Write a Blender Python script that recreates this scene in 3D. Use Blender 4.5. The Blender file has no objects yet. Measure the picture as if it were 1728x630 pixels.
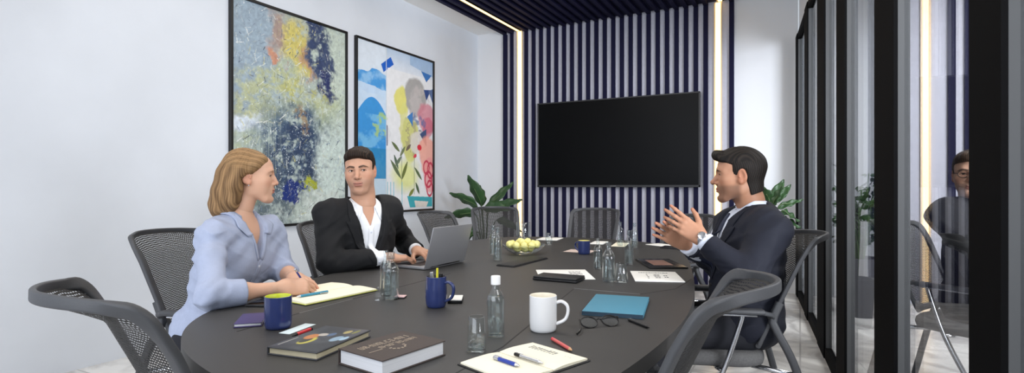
import bpy, bmesh, math, random
import numpy as np
from mathutils import Vector, Matrix
from mathutils.bvhtree import BVHTree

random.seed(7)
RNG = np.random.default_rng(11)
PI = math.pi
V = Vector
COL = bpy.context.scene.collection
SC = bpy.context.scene

# ---------------------------------------------------------------- camera maths
W, H, FPX, CX, CY = 1728, 630, 930.0, 864.0, 315.0
CAMZ = 1.15
YAW = math.radians(27.6)
FW = V((-math.sin(YAW), math.cos(YAW), 0))
RT = V((math.cos(YAW), math.sin(YAW), 0))
UP = V((0, 0, 1))
TZ = 0.74                                   # table surface height


def P(u, v, d):
    """world point seen at pixel (u, v) at depth d metres"""
    return V((0, 0, CAMZ)) + d * (FW + RT * ((u - CX) / FPX) + UP * ((CY - v) / FPX))


def T(u, v, z=TZ):
    """world point on the horizontal plane z seen at pixel (u, v)"""
    d = (CAMZ - z) * FPX / (v - CY)
    p = P(u, v, d)
    p.z = z
    return p


def PZ(u, v, z):
    return P(u, v, (CAMZ - z) * FPX / (v - CY))


# ---------------------------------------------------------------- materials
def lin(c):
    r = []
    for x in c:
        x = x / 255.0
        r.append(x / 12.92 if x <= 0.04045 else ((x + 0.055) / 1.055) ** 2.4)
    return r


MATS = {}


def mat(name, col=(128, 128, 128), rough=0.6, metal=0.0, spec=0.5, var=0.0, vscale=8.0, bump=0.0, bscale=60.0,
        stretch=(1, 1, 1), vcol=False, trans=0.0, ior=1.45, emit=None, estr=0.0, coat=0.0, sheen=0.0, sss=0.0):
    if name in MATS:
        return MATS[name]
    m = bpy.data.materials.new(name)
    m.use_nodes = True
    nt = m.node_tree
    b = nt.nodes['Principled BSDF']
    c = lin(col) + [1]
    b.inputs['Base Color'].default_value = c
    b.inputs['Roughness'].default_value = rough
    b.inputs['Metallic'].default_value = metal
    b.inputs['Specular IOR Level'].default_value = spec
    b.inputs['Transmission Weight'].default_value = trans
    b.inputs['IOR'].default_value = ior
    b.inputs['Coat Weight'].default_value = coat
    b.inputs['Sheen Weight'].default_value = sheen
    if sss:
        b.inputs['Subsurface Weight'].default_value = sss
        b.inputs['Subsurface Radius'].default_value = (0.012, 0.005, 0.003)
        b.inputs['Subsurface Scale'].default_value = 1.0
    if emit:
        b.inputs['Emission Color'].default_value = lin(emit) + [1]
        b.inputs['Emission Strength'].default_value = estr
    src = None
    if vcol:
        a = nt.nodes.new('ShaderNodeVertexColor')
        a.layer_name = 'Col'
        src = a.outputs['Color']
        nt.links.new(src, b.inputs['Base Color'])
    if var or bump:
        tc = nt.nodes.new('ShaderNodeTexCoord')
        mp = nt.nodes.new('ShaderNodeMapping')
        mp.inputs['Scale'].default_value = stretch
        nt.links.new(tc.outputs['Object'], mp.inputs['Vector'])
    if var:
        n = nt.nodes.new('ShaderNodeTexNoise')
        n.inputs['Scale'].default_value = vscale
        n.inputs['Detail'].default_value = 5
        nt.links.new(mp.outputs['Vector'], n.inputs['Vector'])
        hs = nt.nodes.new('ShaderNodeMix')
        hs.data_type = 'RGBA'
        lo = [x * (1 - var) for x in c[:3]] + [1]
        hi = [min(1, x * (1 + var)) for x in c[:3]] + [1]
        hs.inputs['A'].default_value = lo
        hs.inputs['B'].default_value = hi
        rp = nt.nodes.new('ShaderNodeMapRange')
        rp.inputs['From Min'].default_value = 0.3
        rp.inputs['From Max'].default_value = 0.7
        nt.links.new(n.outputs['Fac'], rp.inputs['Value'])
        nt.links.new(rp.outputs['Result'], hs.inputs['Factor'])
        nt.links.new(hs.outputs['Result'], b.inputs['Base Color'])
    if bump:
        n2 = nt.nodes.new('ShaderNodeTexNoise')
        n2.inputs['Scale'].default_value = bscale
        n2.inputs['Detail'].default_value = 4
        nt.links.new(mp.outputs['Vector'], n2.inputs['Vector'])
        bp = nt.nodes.new('ShaderNodeBump')
        bp.inputs['Strength'].default_value = bump
        bp.inputs['Distance'].default_value = 0.01
        nt.links.new(n2.outputs['Fac'], bp.inputs['Height'])
        nt.links.new(bp.outputs['Normal'], b.inputs['Normal'])
    MATS[name] = m
    return m


# ---------------------------------------------------------------- tagging / linking
def tag(o, label=None, cat=None, group=None, kind=None):
    if label: o['label'] = label
    if cat: o['category'] = cat
    if group: o['group'] = group
    if kind: o['kind'] = kind
    return o


def thing(name, label, cat, loc=(0, 0, 0), rz=0.0, group=None):
    o = bpy.data.objects.new(name, None)
    o.empty_display_size = 0.05
    COL.objects.link(o)
    o.location = loc
    o.rotation_euler = (0, 0, rz)
    return tag(o, label, cat, group)


def finish(name, me, m, parent=None, smooth=True, loc=None, rz=0.0):
    o = bpy.data.objects.new(name, me)
    COL.objects.link(o)
    if m is not None:
        for mm in (m if isinstance(m, (list, tuple)) else [m]):
            me.materials.append(mm)
    if smooth:
        me.polygons.foreach_set('use_smooth', [True] * len(me.polygons))
    if parent:
        o.parent = parent
    if loc is not None:
        o.location = loc
    if rz:
        o.rotation_euler = (0, 0, rz)
    return o


def obj(name, bm, m, parent=None, smooth=False, loc=None, rz=0.0, auto=None):
    me = bpy.data.meshes.new(name)
    bmesh.ops.recalc_face_normals(bm, faces=bm.faces[:])
    if auto is not None:
        for f in bm.faces:
            f.smooth = True
        for e in bm.edges:
            if len(e.link_faces) == 2 and e.calc_face_angle(0) > math.radians(auto):
                e.smooth = False
    bm.to_mesh(me)
    bm.free()
    o = finish(name, me, m, parent, smooth and auto is None, loc, rz)
    return o


def copy_tree(root, name=None):
    r = root.copy()
    COL.objects.link(r)
    for ch in list(root.children):
        c = ch.copy()
        COL.objects.link(c)
        c.parent = r
        for g in list(ch.children):
            d = g.copy()
            COL.objects.link(d)
            d.parent = c
    return r


# ---------------------------------------------------------------- bmesh shapes
def nb():
    return bmesh.new()


def box(bm, c, s, rot=None, bev=0.0, seg=2):
    r = bmesh.ops.create_cube(bm, size=1.0)
    vs = r['verts']
    M = Matrix.Translation(V(c)) @ (rot.to_4x4() if rot is not None else Matrix.Identity(4)) @ Matrix.Diagonal((s[0], s[1], s[2], 1))
    bmesh.ops.transform(bm, matrix=M, verts=vs)
    if bev:
        es = list({e for v in vs for e in v.link_edges})
        bmesh.ops.bevel(bm, geom=es, offset=bev, segments=seg, affect='EDGES', profile=0.5)
    return bm


def lathe(bm, prof, n=32, c=(0, 0, 0), closed=False, caps=True):
    """profile list of (r, z); r == 0 makes a pole"""
    rings = []
    for r, z in prof:
        if r <= 1e-6:
            rings.append([bm.verts.new((c[0], c[1], c[2] + z))])
        else:
            rings.append([bm.verts.new((c[0] + r * math.cos(2 * PI * i / n), c[1] + r * math.sin(2 * PI * i / n), c[2] + z)) for i in range(n)])
    prs = list(zip(rings[:-1], rings[1:]))
    if closed:
        prs.append((rings[-1], rings[0]))
    for a, b in prs:
        if len(a) == 1 and len(b) == 1:
            continue
        for i in range(n):
            j = (i + 1) % n
            if len(a) == 1:
                bm.faces.new((a[0], b[i], b[j]))
            elif len(b) == 1:
                bm.faces.new((a[i], a[j], b[0]))
            else:
                bm.faces.new((a[i], a[j], b[j], b[i]))
    return bm


def prism(bm, poly, z0, z1, bev=0.0):
    a = [bm.verts.new((p[0], p[1], z0)) for p in poly]
    b = [bm.verts.new((p[0], p[1], z1)) for p in poly]
    n = len(poly)
    bm.faces.new(list(reversed(a)))
    top = bm.faces.new(b)
    for i in range(n):
        bm.faces.new((a[i], a[(i + 1) % n], b[(i + 1) % n], b[i]))
    if bev:
        bmesh.ops.bevel(bm, geom=list(top.edges), offset=bev, segments=2, affect='EDGES', profile=0.5)
    return bm


def rrect(w, h, r, n=4):
    """rounded rectangle section, centred"""
    r = min(r, w / 2 - 1e-5, h / 2 - 1e-5)
    out = []
    for cx, cy, a0 in ((w / 2 - r, h / 2 - r, 0), (-w / 2 + r, h / 2 - r, 90), (-w / 2 + r, -h / 2 + r, 180), (w / 2 - r, -h / 2 + r, 270)):
        for k in range(n + 1):
            a = math.radians(a0 + 90 * k / n)
            out.append((cx + r * math.cos(a), cy + r * math.sin(a)))
    return out


def circ(r, n=12):
    return [(r * math.cos(2 * PI * k / n), r * math.sin(2 * PI * k / n)) for k in range(n)]


def sweep(bm, pts, sec, hints=None, closed=False, scale=None, caps=True):
    """sec: (a, b) 2-D section; a along side = tangent x normal, b along the normal hint"""
    pts = [V(p) for p in pts]
    n = len(pts)
    rings = []
    prevn = None
    for i, p in enumerate(pts):
        if closed:
            t = pts[(i + 1) % n] - pts[(i - 1) % n]
        else:
            t = pts[min(i + 1, n - 1)] - pts[max(i - 1, 0)]
        t.normalize()
        if hints is not None:
            nrm = V(hints[i]) if isinstance(hints, list) else V(hints)
        elif prevn is not None:
            nrm = prevn
        else:
            nrm = V((0, 0, 1)) if abs(t.z) < 0.9 else V((1, 0, 0))
        nrm = nrm - t * nrm.dot(t)
        nrm.normalize()
        prevn = nrm
        side = t.cross(nrm)
        k = scale[i] if scale else 1.0
        rings.append([bm.verts.new(p + side * (a * k) + nrm * (b * k)) for a, b in sec])
    m = len(sec)
    for i in range(n if closed else n - 1):
        A, B = rings[i], rings[(i + 1) % n]
        for j in range(m):
            bm.faces.new((A[j], A[(j + 1) % m], B[(j + 1) % m], B[j]))
    if caps and not closed:
        bm.faces.new(list(reversed(rings[0])))
        bm.faces.new(rings[-1])
    return bm


def tube(bm, pts, r, n=12, scale=None, closed=False):
    return sweep(bm, pts, circ(r, n), scale=scale, closed=closed)


def smooth_path(pts, n=8, closed=False):
    """Catmull-Rom through the points"""
    pts = [V(p) for p in pts]
    out = []
    m = len(pts)
    rng = range(m) if closed else range(m - 1)
    for i in rng:
        if closed:
            p0, p1, p2, p3 = pts[(i - 1) % m], pts[i], pts[(i + 1) % m], pts[(i + 2) % m]
        else:
            p1, p2 = pts[i], pts[i + 1]
            p0 = pts[i - 1] if i > 0 else p1 * 2 - p2
            p3 = pts[i + 2] if i + 2 < m else p2 * 2 - p1
        for k in range(n):
            t = k / n
            out.append(0.5 * ((2 * p1) + (p2 - p0) * t + (2 * p0 - 5 * p1 + 4 * p2 - p3) * t * t + (3 * p1 - p0 - 3 * p2 + p3) * t ** 3))
    if not closed:
        out.append(pts[-1])
    return out


def rot_z(a):
    return Matrix.Rotation(a, 3, 'Z')


# ---------------------------------------------------------------- signed distance fields -> one continuous surface
class Field:
    def __init__(s, lo, hi, h):
        s.lo = np.array(lo, float)
        s.h = h
        s.n = np.maximum(4, np.ceil((np.array(hi, float) - s.lo) / h).astype(int) + 1)
        s.ax = [(s.lo[i] + h * np.arange(s.n[i])).astype(np.float32) for i in range(3)]
        s.f = np.full(tuple(s.n), 1.0, np.float32)

    def win(s, lo, hi, m):
        sl = []
        for i in range(3):
            a = int(max(0, math.floor((lo[i] - m - s.lo[i]) / s.h)))
            b = int(min(s.n[i], math.ceil((hi[i] + m - s.lo[i]) / s.h) + 1))
            if b <= a:
                return None
            sl.append(slice(a, b))
        return tuple(sl)

    def grid(s, w):
        return (s.ax[0][w[0]][:, None, None], s.ax[1][w[1]][None, :, None], s.ax[2][w[2]][None, None, :])

    def put(s, w, d, k, op):
        a = s.f[w]
        if op == '+':
            if k > 0:
                hh = np.maximum(k - np.abs(a - d), 0) / k
                s.f[w] = np.minimum(a, d) - hh * hh * k * 0.25
            else:
                s.f[w] = np.minimum(a, d)
        elif op == '-':
            d = -d
            if k > 0:
                hh = np.maximum(k - np.abs(a - d), 0) / k
                s.f[w] = np.maximum(a, d) + hh * hh * k * 0.25
            else:
                s.f[w] = np.maximum(a, d)

    def cap(s, a, b, ra, rb=None, k=0.02, op='+'):
        rb = ra if rb is None else rb
        a = np.array(a, float)
        b = np.array(b, float)
        r = max(ra, rb)
        w = s.win(np.minimum(a, b) - r, np.maximum(a, b) + r, k + 3 * s.h)
        if w is None: return
        X, Y, Z = s.grid(w)
        ab = b - a
        L = float(ab @ ab) + 1e-12
        t = np.clip(((X - a[0]) * ab[0] + (Y - a[1]) * ab[1] + (Z - a[2]) * ab[2]) / L, 0, 1)
        d = np.sqrt((X - a[0] - t * ab[0]) ** 2 + (Y - a[1] - t * ab[1]) ** 2 + (Z - a[2] - t * ab[2]) ** 2) - (ra + (rb - ra) * t)
        s.put(w, d.astype(np.float32), k, op)

    def chain(s, pts, rs, k=0.02, op='+'):
        for i in range(len(pts) - 1):
            s.cap(pts[i], pts[i + 1], rs[i], rs[i + 1], k, op)

    def ell(s, c, r, R=None, k=0.02, op='+'):
        c = np.array(c, float)
        r = np.array(r, float)
        m = r if R is None else np.array([max(r)] * 3)
        w = s.win(c - m, c + m, k + 3 * s.h)
        if w is None: return
        X, Y, Z = s.grid(w)
        x, y, z = X - c[0], Y - c[1], Z - c[2]
        if R is not None:
            R = np.array(R, float).T
            x, y, z = (R[0, 0] * x + R[0, 1] * y + R[0, 2] * z, R[1, 0] * x + R[1, 1] * y + R[1, 2] * z, R[2, 0] * x + R[2, 1] * y + R[2, 2] * z)
        k0 = np.sqrt((x / r[0]) ** 2 + (y / r[1]) ** 2 + (z / r[2]) ** 2)
        k1 = np.sqrt((x / r[0] ** 2) ** 2 + (y / r[1] ** 2) ** 2 + (z / r[2] ** 2) ** 2) + 1e-9
        s.put(w, (k0 * (k0 - 1) / k1).astype(np.float32), k, op)

    def rbox(s, c, hs, R=None, rr=0.01, k=0.02, op='+'):
        c = np.array(c, float)
        hs = np.array(hs, float)
        m = hs if R is None else np.array([np.linalg.norm(hs)] * 3)
        w = s.win(c - m, c + m, k + 3 * s.h)
        if w is None: return
        X, Y, Z = s.grid(w)
        x, y, z = X - c[0], Y - c[1], Z - c[2]
        if R is not None:
            R = np.array(R, float).T
            x, y, z = (R[0, 0] * x + R[0, 1] * y + R[0, 2] * z, R[1, 0] * x + R[1, 1] * y + R[1, 2] * z, R[2, 0] * x + R[2, 1] * y + R[2, 2] * z)
        qx, qy, qz = np.abs(x) - hs[0] + rr, np.abs(y) - hs[1] + rr, np.abs(z) - hs[2] + rr
        d = np.sqrt(np.maximum(qx, 0) ** 2 + np.maximum(qy, 0) ** 2 + np.maximum(qz, 0) ** 2) + np.minimum(np.maximum(qx, np.maximum(qy, qz)), 0) - rr
        s.put(w, d.astype(np.float32), k, op)

    def fn(s, func, k=0.0, op='-'):
        w = (slice(None),) * 3
        X, Y, Z = s.grid(w)
        d = func(X, Y, Z) + np.zeros(tuple(s.n), np.float32)
        s.put(w, d.astype(np.float32), k, op)

    def disp(s, func):
        X, Y, Z = s.grid((slice(None),) * 3)
        s.f = s.f + func(X, Y, Z).astype(np.float32)

    def surf(s):
        f = s.f
        nx, ny, nz = f.shape
        sg = f < 0
        cnt = np.zeros((nx - 1, ny - 1, nz - 1), np.int8)
        offs = [(i, j, k) for i in (0, 1) for j in (0, 1) for k in (0, 1)]
        for (i, j, k) in offs:
            cnt += sg[i:nx - 1 + i, j:ny - 1 + j, k:nz - 1 + k]
        idx = np.argwhere((cnt > 0) & (cnt < 8))
        acc = np.zeros((len(idx), 3))
        num = np.zeros(len(idx))
        for a in offs:
            for ax in range(3):
                if a[ax] == 1: continue
                b = list(a)
                b[ax] = 1
                fa = f[idx[:, 0] + a[0], idx[:, 1] + a[1], idx[:, 2] + a[2]]
                fb = f[idx[:, 0] + b[0], idx[:, 1] + b[1], idx[:, 2] + b[2]]
                m = (fa < 0) != (fb < 0)
                t = np.where(m, fa / np.where(m, fa - fb, 1), 0)
                p = np.tile(np.array(a, float), (len(idx), 1))
                p[:, ax] += t
                acc[m] += p[m]
                num[m] += 1
        vid = np.full(cnt.shape, -1, np.int64)
        vid[idx[:, 0], idx[:, 1], idx[:, 2]] = np.arange(len(idx))
        v = s.lo + s.h * (idx + acc / num[:, None])
        faces = []
        for ax in range(3):
            o1, o2 = (ax + 1) % 3, (ax + 2) % 3
            a = [slice(1, -1)] * 3
            b = [slice(1, -1)] * 3
            a[ax] = slice(0, f.shape[ax] - 1)
            b[ax] = slice(1, f.shape[ax])
            A, B = sg[tuple(a)], sg[tuple(b)]
            e = np.argwhere(A != B)
            if len(e) == 0: continue
            st = A[e[:, 0], e[:, 1], e[:, 2]]
            e = e.copy()
            e[:, o1] += 1
            e[:, o2] += 1
            def cell(d1, d2):
                q = e.copy()
                q[:, o1] -= d1
                q[:, o2] -= d2
                return vid[q[:, 0], q[:, 1], q[:, 2]]
            q = np.stack([cell(1, 1), cell(0, 1), cell(0, 0), cell(1, 0)], 1)
            q[~st] = q[~st][:, ::-1]
            faces.append(q)
        fc = np.concatenate(faces)
        fc = fc[(fc >= 0).all(1)]
        return v, fc


def join_surf(parts):
    vs, fs, o = [], [], 0
    for v, f in parts:
        vs.append(v)
        fs.append(f + o)
        o += len(v)
    return np.concatenate(vs), np.concatenate(fs)


def np_obj(name, v, f, m, parent=None, cols=None, smooth=True):
    me = bpy.data.meshes.new(name)
    me.from_pydata(v.tolist(), [], f.tolist())
    if cols is not None:
        at = me.color_attributes.new('Col', 'FLOAT_COLOR', 'POINT')
        c4 = np.ones((len(v), 4), np.float32)
        c4[:, :3] = cols
        at.data.foreach_set('color', c4.ravel())
    return finish(name, me, m, parent, smooth)


def xform(M, v):
    A = np.array(M)
    return v @ A[:3, :3].T + A[:3, 3]


# ---------------------------------------------------------------- little painter for pictures (flat artworks, covers)
def noise2(h, w, cell, seed):
    r = np.random.default_rng(seed)
    gh, gw = int(h / cell) + 3, int(w / cell) + 3
    g = r.random((gh, gw))
    yy = np.linspace(0, gh - 2.001, h)
    xx = np.linspace(0, gw - 2.001, w)
    y0, x0 = yy.astype(int), xx.astype(int)
    fy, fx = yy - y0, xx - x0
    fy, fx = fy * fy * (3 - 2 * fy), fx * fx * (3 - 2 * fx)
    a = g[y0][:, x0] * (1 - fx) + g[y0][:, x0 + 1] * fx
    b = g[y0 + 1][:, x0] * (1 - fx) + g[y0 + 1][:, x0 + 1] * fx
    return a * (1 - fy)[:, None] + b * fy[:, None]


def fbm2(h, w, cell, seed, o=4):
    t, a, s = 0, 1.0, 0
    for i in range(o):
        t = t + a * noise2(h, w, max(2, cell / 2 ** i), seed + i)
        s += a
        a *= 0.55
    return t / s


def L3(c):
    return np.array(lin(c))


def blend(img, m, c, a=1.0):
    m = np.clip(m, 0, 1)[..., None] * a
    img[:] = img * (1 - m) + (c if isinstance(c, np.ndarray) and c.ndim == 3 else np.asarray(c)) * m


def art_panel(name, img, w, h, m, parent, M):
    """img rows top to bottom; panel in local x (0..w) and z (0..h), transformed by M"""
    n, k = img.shape[:2]
    xs = np.linspace(0, w, k)
    zs = np.linspace(h, 0, n)
    Xg, Zg = np.meshgrid(xs, zs)
    v = np.stack([Xg.ravel(), np.zeros(n * k), Zg.ravel()], 1)
    i = np.arange(n * k).reshape(n, k)
    f = np.stack([i[1:, :-1].ravel(), i[1:, 1:].ravel(), i[:-1, 1:].ravel(), i[:-1, :-1].ravel()], 1)
    return np_obj(name, xform(M, v), f, m, parent, img.reshape(-1, 3), smooth=False)
# ---------------------------------------------------------------- materials used in several places
M_WALL = mat('white_plaster', (216, 221, 228), 0.75, var=0.05, vscale=1.3, bump=0.08, bscale=18)
M_WALLB = mat('white_paint', (226, 227, 229), 0.7)
M_CEIL = mat('ceiling_paint', (240, 239, 237), 0.8)
M_NAVY = mat('navy_slat', (21, 21, 50), 0.7, spec=.2, bump=0.03, bscale=90, stretch=(1, 1, .1))
M_BACK = mat('grey_felt', (192, 192, 203), 0.9, var=0.04, vscale=30)
M_BLACKM = mat('black_metal', (16, 16, 17), 0.42)
M_FRAME = mat('black_frame', (14, 14, 15), 0.4)
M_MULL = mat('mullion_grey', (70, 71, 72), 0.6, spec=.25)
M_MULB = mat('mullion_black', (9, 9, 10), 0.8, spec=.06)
M_CHARC = mat('charcoal_plastic', (66, 67, 70), 0.5, bump=0.05, bscale=220)
M_CHROME = mat('chrome', (205, 206, 210), 0.16, metal=1.0)
M_GREYFAB = mat('grey_seat_fabric', (98, 97, 97), 0.95, var=0.14, vscale=160, bump=0.15, bscale=300)
M_TABLE = mat('table_laminate', (60, 59, 58), 0.48, var=0.07, vscale=3.0, bump=0.03, bscale=260, spec=0.42)
M_TEDGE = mat('table_edge', (70, 71, 74), 0.5)
M_WHITEPAP = mat('white_paper', (240, 238, 232), 0.85)
M_CREAM = mat('cream_paper', (245, 238, 214), 0.85, var=0.02, vscale=12)
M_BLACKPL = mat('black_plastic', (14, 14, 16), 0.35)
M_BLACKLE = mat('black_leather', (20, 20, 22), 0.5, bump=0.2, bscale=240)
M_PAINTV = mat('painted_surface', (255, 255, 255), 0.55, vcol=True, bump=0.12, bscale=60)


def thin_glass(name, tint, ior, gtint=0.95, rough=0.0, gmax=1.0):
    m = bpy.data.materials.new(name)
    m.use_nodes = True
    nt = m.node_tree
    nt.nodes.clear()
    out = nt.nodes.new('ShaderNodeOutputMaterial')
    mx = nt.nodes.new('ShaderNodeMixShader')
    tr = nt.nodes.new('ShaderNodeBsdfTransparent')
    gl = nt.nodes.new('ShaderNodeBsdfGlossy')
    tr.inputs['Color'].default_value = lin(tint) + [1]
    gl.inputs['Roughness'].default_value = rough
    gl.inputs['Color'].default_value = (gtint, gtint, gtint, 1)
    lw_ = nt.nodes.new('ShaderNodeLayerWeight')
    lw_.inputs['Blend'].default_value = 0.5
    pw = nt.nodes.new('ShaderNodeMath')
    pw.operation = 'POWER'
    pw.inputs[1].default_value = 4.5
    nt.links.new(lw_.outputs['Facing'], pw.inputs[0])
    ad = nt.nodes.new('ShaderNodeMath')
    ad.operation = 'MULTIPLY_ADD'
    r0 = ((ior - 1) / (ior + 1)) ** 2
    ad.inputs[1].default_value = (1 - r0) * gmax
    ad.inputs[2].default_value = r0
    nt.links.new(pw.outputs[0], ad.inputs[0])
    nt.links.new(ad.outputs[0], mx.inputs['Fac'])
    nt.links.new(tr.outputs['BSDF'], mx.inputs[1])
    nt.links.new(gl.outputs['BSDF'], mx.inputs[2])
    nt.links.new(mx.outputs['Shader'], out.inputs['Surface'])
    return m


def glass_mat(name, tint, ior, rough=0.03):
    return thin_glass(name, tint, ior, 1.0, rough)


M_GLASS = glass_mat('clear_glass', (249, 251, 251), 1.5)
M_WATER = glass_mat('still_water', (246, 249, 250), 1.25)


M_PANE = thin_glass('pane_glass', (226, 228, 230), 1.5, gmax=.6)


def marble_mat(name, base, vein, tile):
    m = bpy.data.materials.new(name)
    m.use_nodes = True
    nt = m.node_tree
    b = nt.nodes['Principled BSDF']
    b.inputs['Roughness'].default_value = 0.28
    tc = nt.nodes.new('ShaderNodeTexCoord')
    n = nt.nodes.new('ShaderNodeTexNoise')
    n.inputs['Scale'].default_value = 1.6
    n.inputs['Detail'].default_value = 8
    n.inputs['Distortion'].default_value = 1.6
    nt.links.new(tc.outputs['Object'], n.inputs['Vector'])
    r = nt.nodes.new('ShaderNodeValToRGB')
    e = r.color_ramp.elements
    e[0].position, e[0].color = 0.40, lin(base) + [1]
    e[1].position, e[1].color = 0.62, lin(base) + [1]
    q = r.color_ramp.elements.new(0.5)
    q.color = lin(vein) + [1]
    nt.links.new(n.outputs['Fac'], r.inputs['Fac'])
    bk = nt.nodes.new('ShaderNodeTexBrick')
    bk.inputs['Scale'].default_value = 1.0
    bk.inputs['Brick Width'].default_value = tile
    bk.inputs['Row Height'].default_value = tile
    bk.inputs['Mortar Size'].default_value = 0.006
    bk.offset = 0.0
    bk.inputs['Mortar'].default_value = lin((172, 170, 168)) + [1]
    nt.links.new(tc.outputs['Object'], bk.inputs['Vector'])
    nt.links.new(r.outputs['Color'], bk.inputs['Color1'])
    nt.links.new(r.outputs['Color'], bk.inputs['Color2'])
    nt.links.new(bk.outputs['Color'], b.inputs['Base Color'])
    return m


# ---------------------------------------------------------------- room shell
LX, BY, CZ = -4.02, 6.65, 3.28               # left wall, back wall, ceiling
FY = -3.2                                    # open end behind the camera
GA = math.radians(23.2) - YAW                # the glass wall is turned a few degrees
GD = V((math.sin(GA), math.cos(GA), 0))      # direction along the glass
GN = V((math.cos(GA), -math.sin(GA), 0))     # outwards
GO = V((RT.x, RT.y, 0)) * 0
GO = GN * 0.5                                # closest point of the glass to the camera foot
GTOP = 2.74


def G(s, off=0.0, z=0.0):
    p = GO + GD * s + GN * off
    return V((p.x, p.y, z))


def struct(name, bm, m, **k):
    o = obj(name, bm, m, **k)
    o['kind'] = 'structure'
    return o


M_FLOOR = marble_mat('pale_marble', (226, 225, 222), (176, 174, 172), 0.6)
bm = nb(); box(bm, (0.6, 2.0, -0.05), (10.4, 11.6, 0.1)); struct('floor', bm, M_FLOOR)
bm = nb(); box(bm, (LX - 0.06, (BY + FY) / 2, CZ / 2), (0.12, BY - FY, CZ)); struct('wall_left', bm, M_WALL)
bm = nb(); box(bm, ((LX - 0.12 - 0.02) / 2, BY + 0.06, CZ / 2), (-0.02 - LX + 0.12, 0.12, CZ)); struct('wall_back', bm, M_WALLB)
bm = nb(); box(bm, (-1.6, (BY + FY) / 2, CZ + 0.06), (5.2, BY - FY, 0.12)); struct('ceiling', bm, M_CEIL)


def gpanel(bm, s0, s1, o0, o1, z0, z1):
    a = [G(s0, o0), G(s1, o0), G(s1, o1), G(s0, o1)]
    return prism(bm, [(p.x, p.y) for p in a], z0, z1)


S_END = 6.62
bm = nb(); gpanel(bm, -3.2, S_END, -0.0, 0.14, GTOP, CZ); struct('wall_right', bm, M_WALLB)     # bulkhead above the glazing

# glazed partition: one window per pane, in a black frame
MULL = [(-1.1, -0.92), (0.25, 0.45), (1.398, 1.57), (2.28, 2.60), (3.35, 3.64), (4.21, 4.60), (5.35, 5.60), (6.42, 6.60)]
for i in range(len(MULL) - 1):
    s0, s1 = MULL[i][1], MULL[i + 1][0]
    root = bpy.data.objects.new('window_%d' % (i + 1), None)
    COL.objects.link(root)
    root.location = G((s0 + s1) / 2)
    root['kind'] = 'structure'
    inv = root.location
    def loc(bm):
        bmesh.ops.translate(bm, verts=bm.verts[:], vec=-inv)
        return bm
    bm = nb(); gpanel(bm, s0, s1, -0.005, 0.007, 0.07, GTOP - 0.06); obj('pane', loc(bm), M_PANE, root)
    bm = nb(); gpanel(bm, s0, s1, -0.03, 0.012, 0.0, 0.07); obj('bottom_rail', loc(bm), M_MULB, root)
    bm = nb(); gpanel(bm, s0, s1, -0.03, 0.012, GTOP - 0.06, GTOP); obj('top_rail', loc(bm), M_MULB, root)
    for q in ([i] if i < len(MULL) - 2 else [i, i + 1]):
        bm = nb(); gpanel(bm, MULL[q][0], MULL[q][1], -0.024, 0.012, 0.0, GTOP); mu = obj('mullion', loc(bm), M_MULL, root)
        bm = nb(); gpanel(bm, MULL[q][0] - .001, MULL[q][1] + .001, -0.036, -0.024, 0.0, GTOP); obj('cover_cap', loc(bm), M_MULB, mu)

# corridor beyond the glass
M_CORR = mat('corridor_paint', (140, 142, 145), 0.8)
bm = nb(); box(bm, (3.4, 2.0, CZ / 2), (0.12, 11.6, CZ)); struct('wall_corridor', bm, M_CORR)
bm = nb(); box(bm, (1.75, 6.66, CZ / 2), (3.3, 0.12, CZ)); struct('wall_corridor_end', bm, M_CORR)

# ---------------------------------------------------------------- slatted feature wall and ceiling portal
SD, SW, PITCH = 0.026, 0.050, 0.109
XL, XR = -3.60, -0.655
t = thing('slat_wall_panel', 'navy vertical slats on pale grey felt behind the black television', 'wall panel', (0, 0, 0))
bm = nb(); box(bm, ((XL + XR) / 2, BY - 0.008, CZ / 2), (XR - XL, 0.014, CZ - 0.002)); obj('backing', bm, M_BACK, t)
x = -3.224 - SW / 2 + 0.002
centres = []
while x < -0.93:
    centres.append(x)
    x += PITCH
for c in centres + [-3.565, -3.465, -0.681]:
    bm = nb()
    w = SW if c in centres else (0.062 if c < -3.5 else 0.05)
    if c == -3.465: w = 0.046
    box(bm, (c, BY - 0.015 - SD / 2, (CZ - 0.06) / 2), (w, SD, CZ - 0.06), bev=0.002, seg=1)
    obj('slat', bm, M_NAVY, t)

t = thing('slat_ceiling_panel', 'navy slatted ceiling raft running from the television wall', 'ceiling panel', (0, 0, 0))
CY0 = 0.6
bm = nb(); box(bm, ((XL + XR) / 2, (BY + CY0) / 2, CZ - 0.012), (XR - XL, BY - CY0, 0.022)); obj('backing', bm, M_NAVY, t)
for c in centres + [-3.575, -3.465, -0.681]:
    bm = nb()
    w = SW if c in centres else 0.05
    box(bm, (c, (BY + CY0) / 2, CZ - 0.022 - 0.018), (w, BY - CY0, 0.036), bev=0.002, seg=1)
    obj('slat', bm, M_NAVY, t)

M_LED = mat('led_diffuser', (255, 236, 196), 0.5, emit=(255, 206, 128), estr=3.2)
M_CHAN = mat('led_channel_halo', (240, 214, 180), 0.6)  # peach tint puts the strip's warm halo into the channel sides


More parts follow.
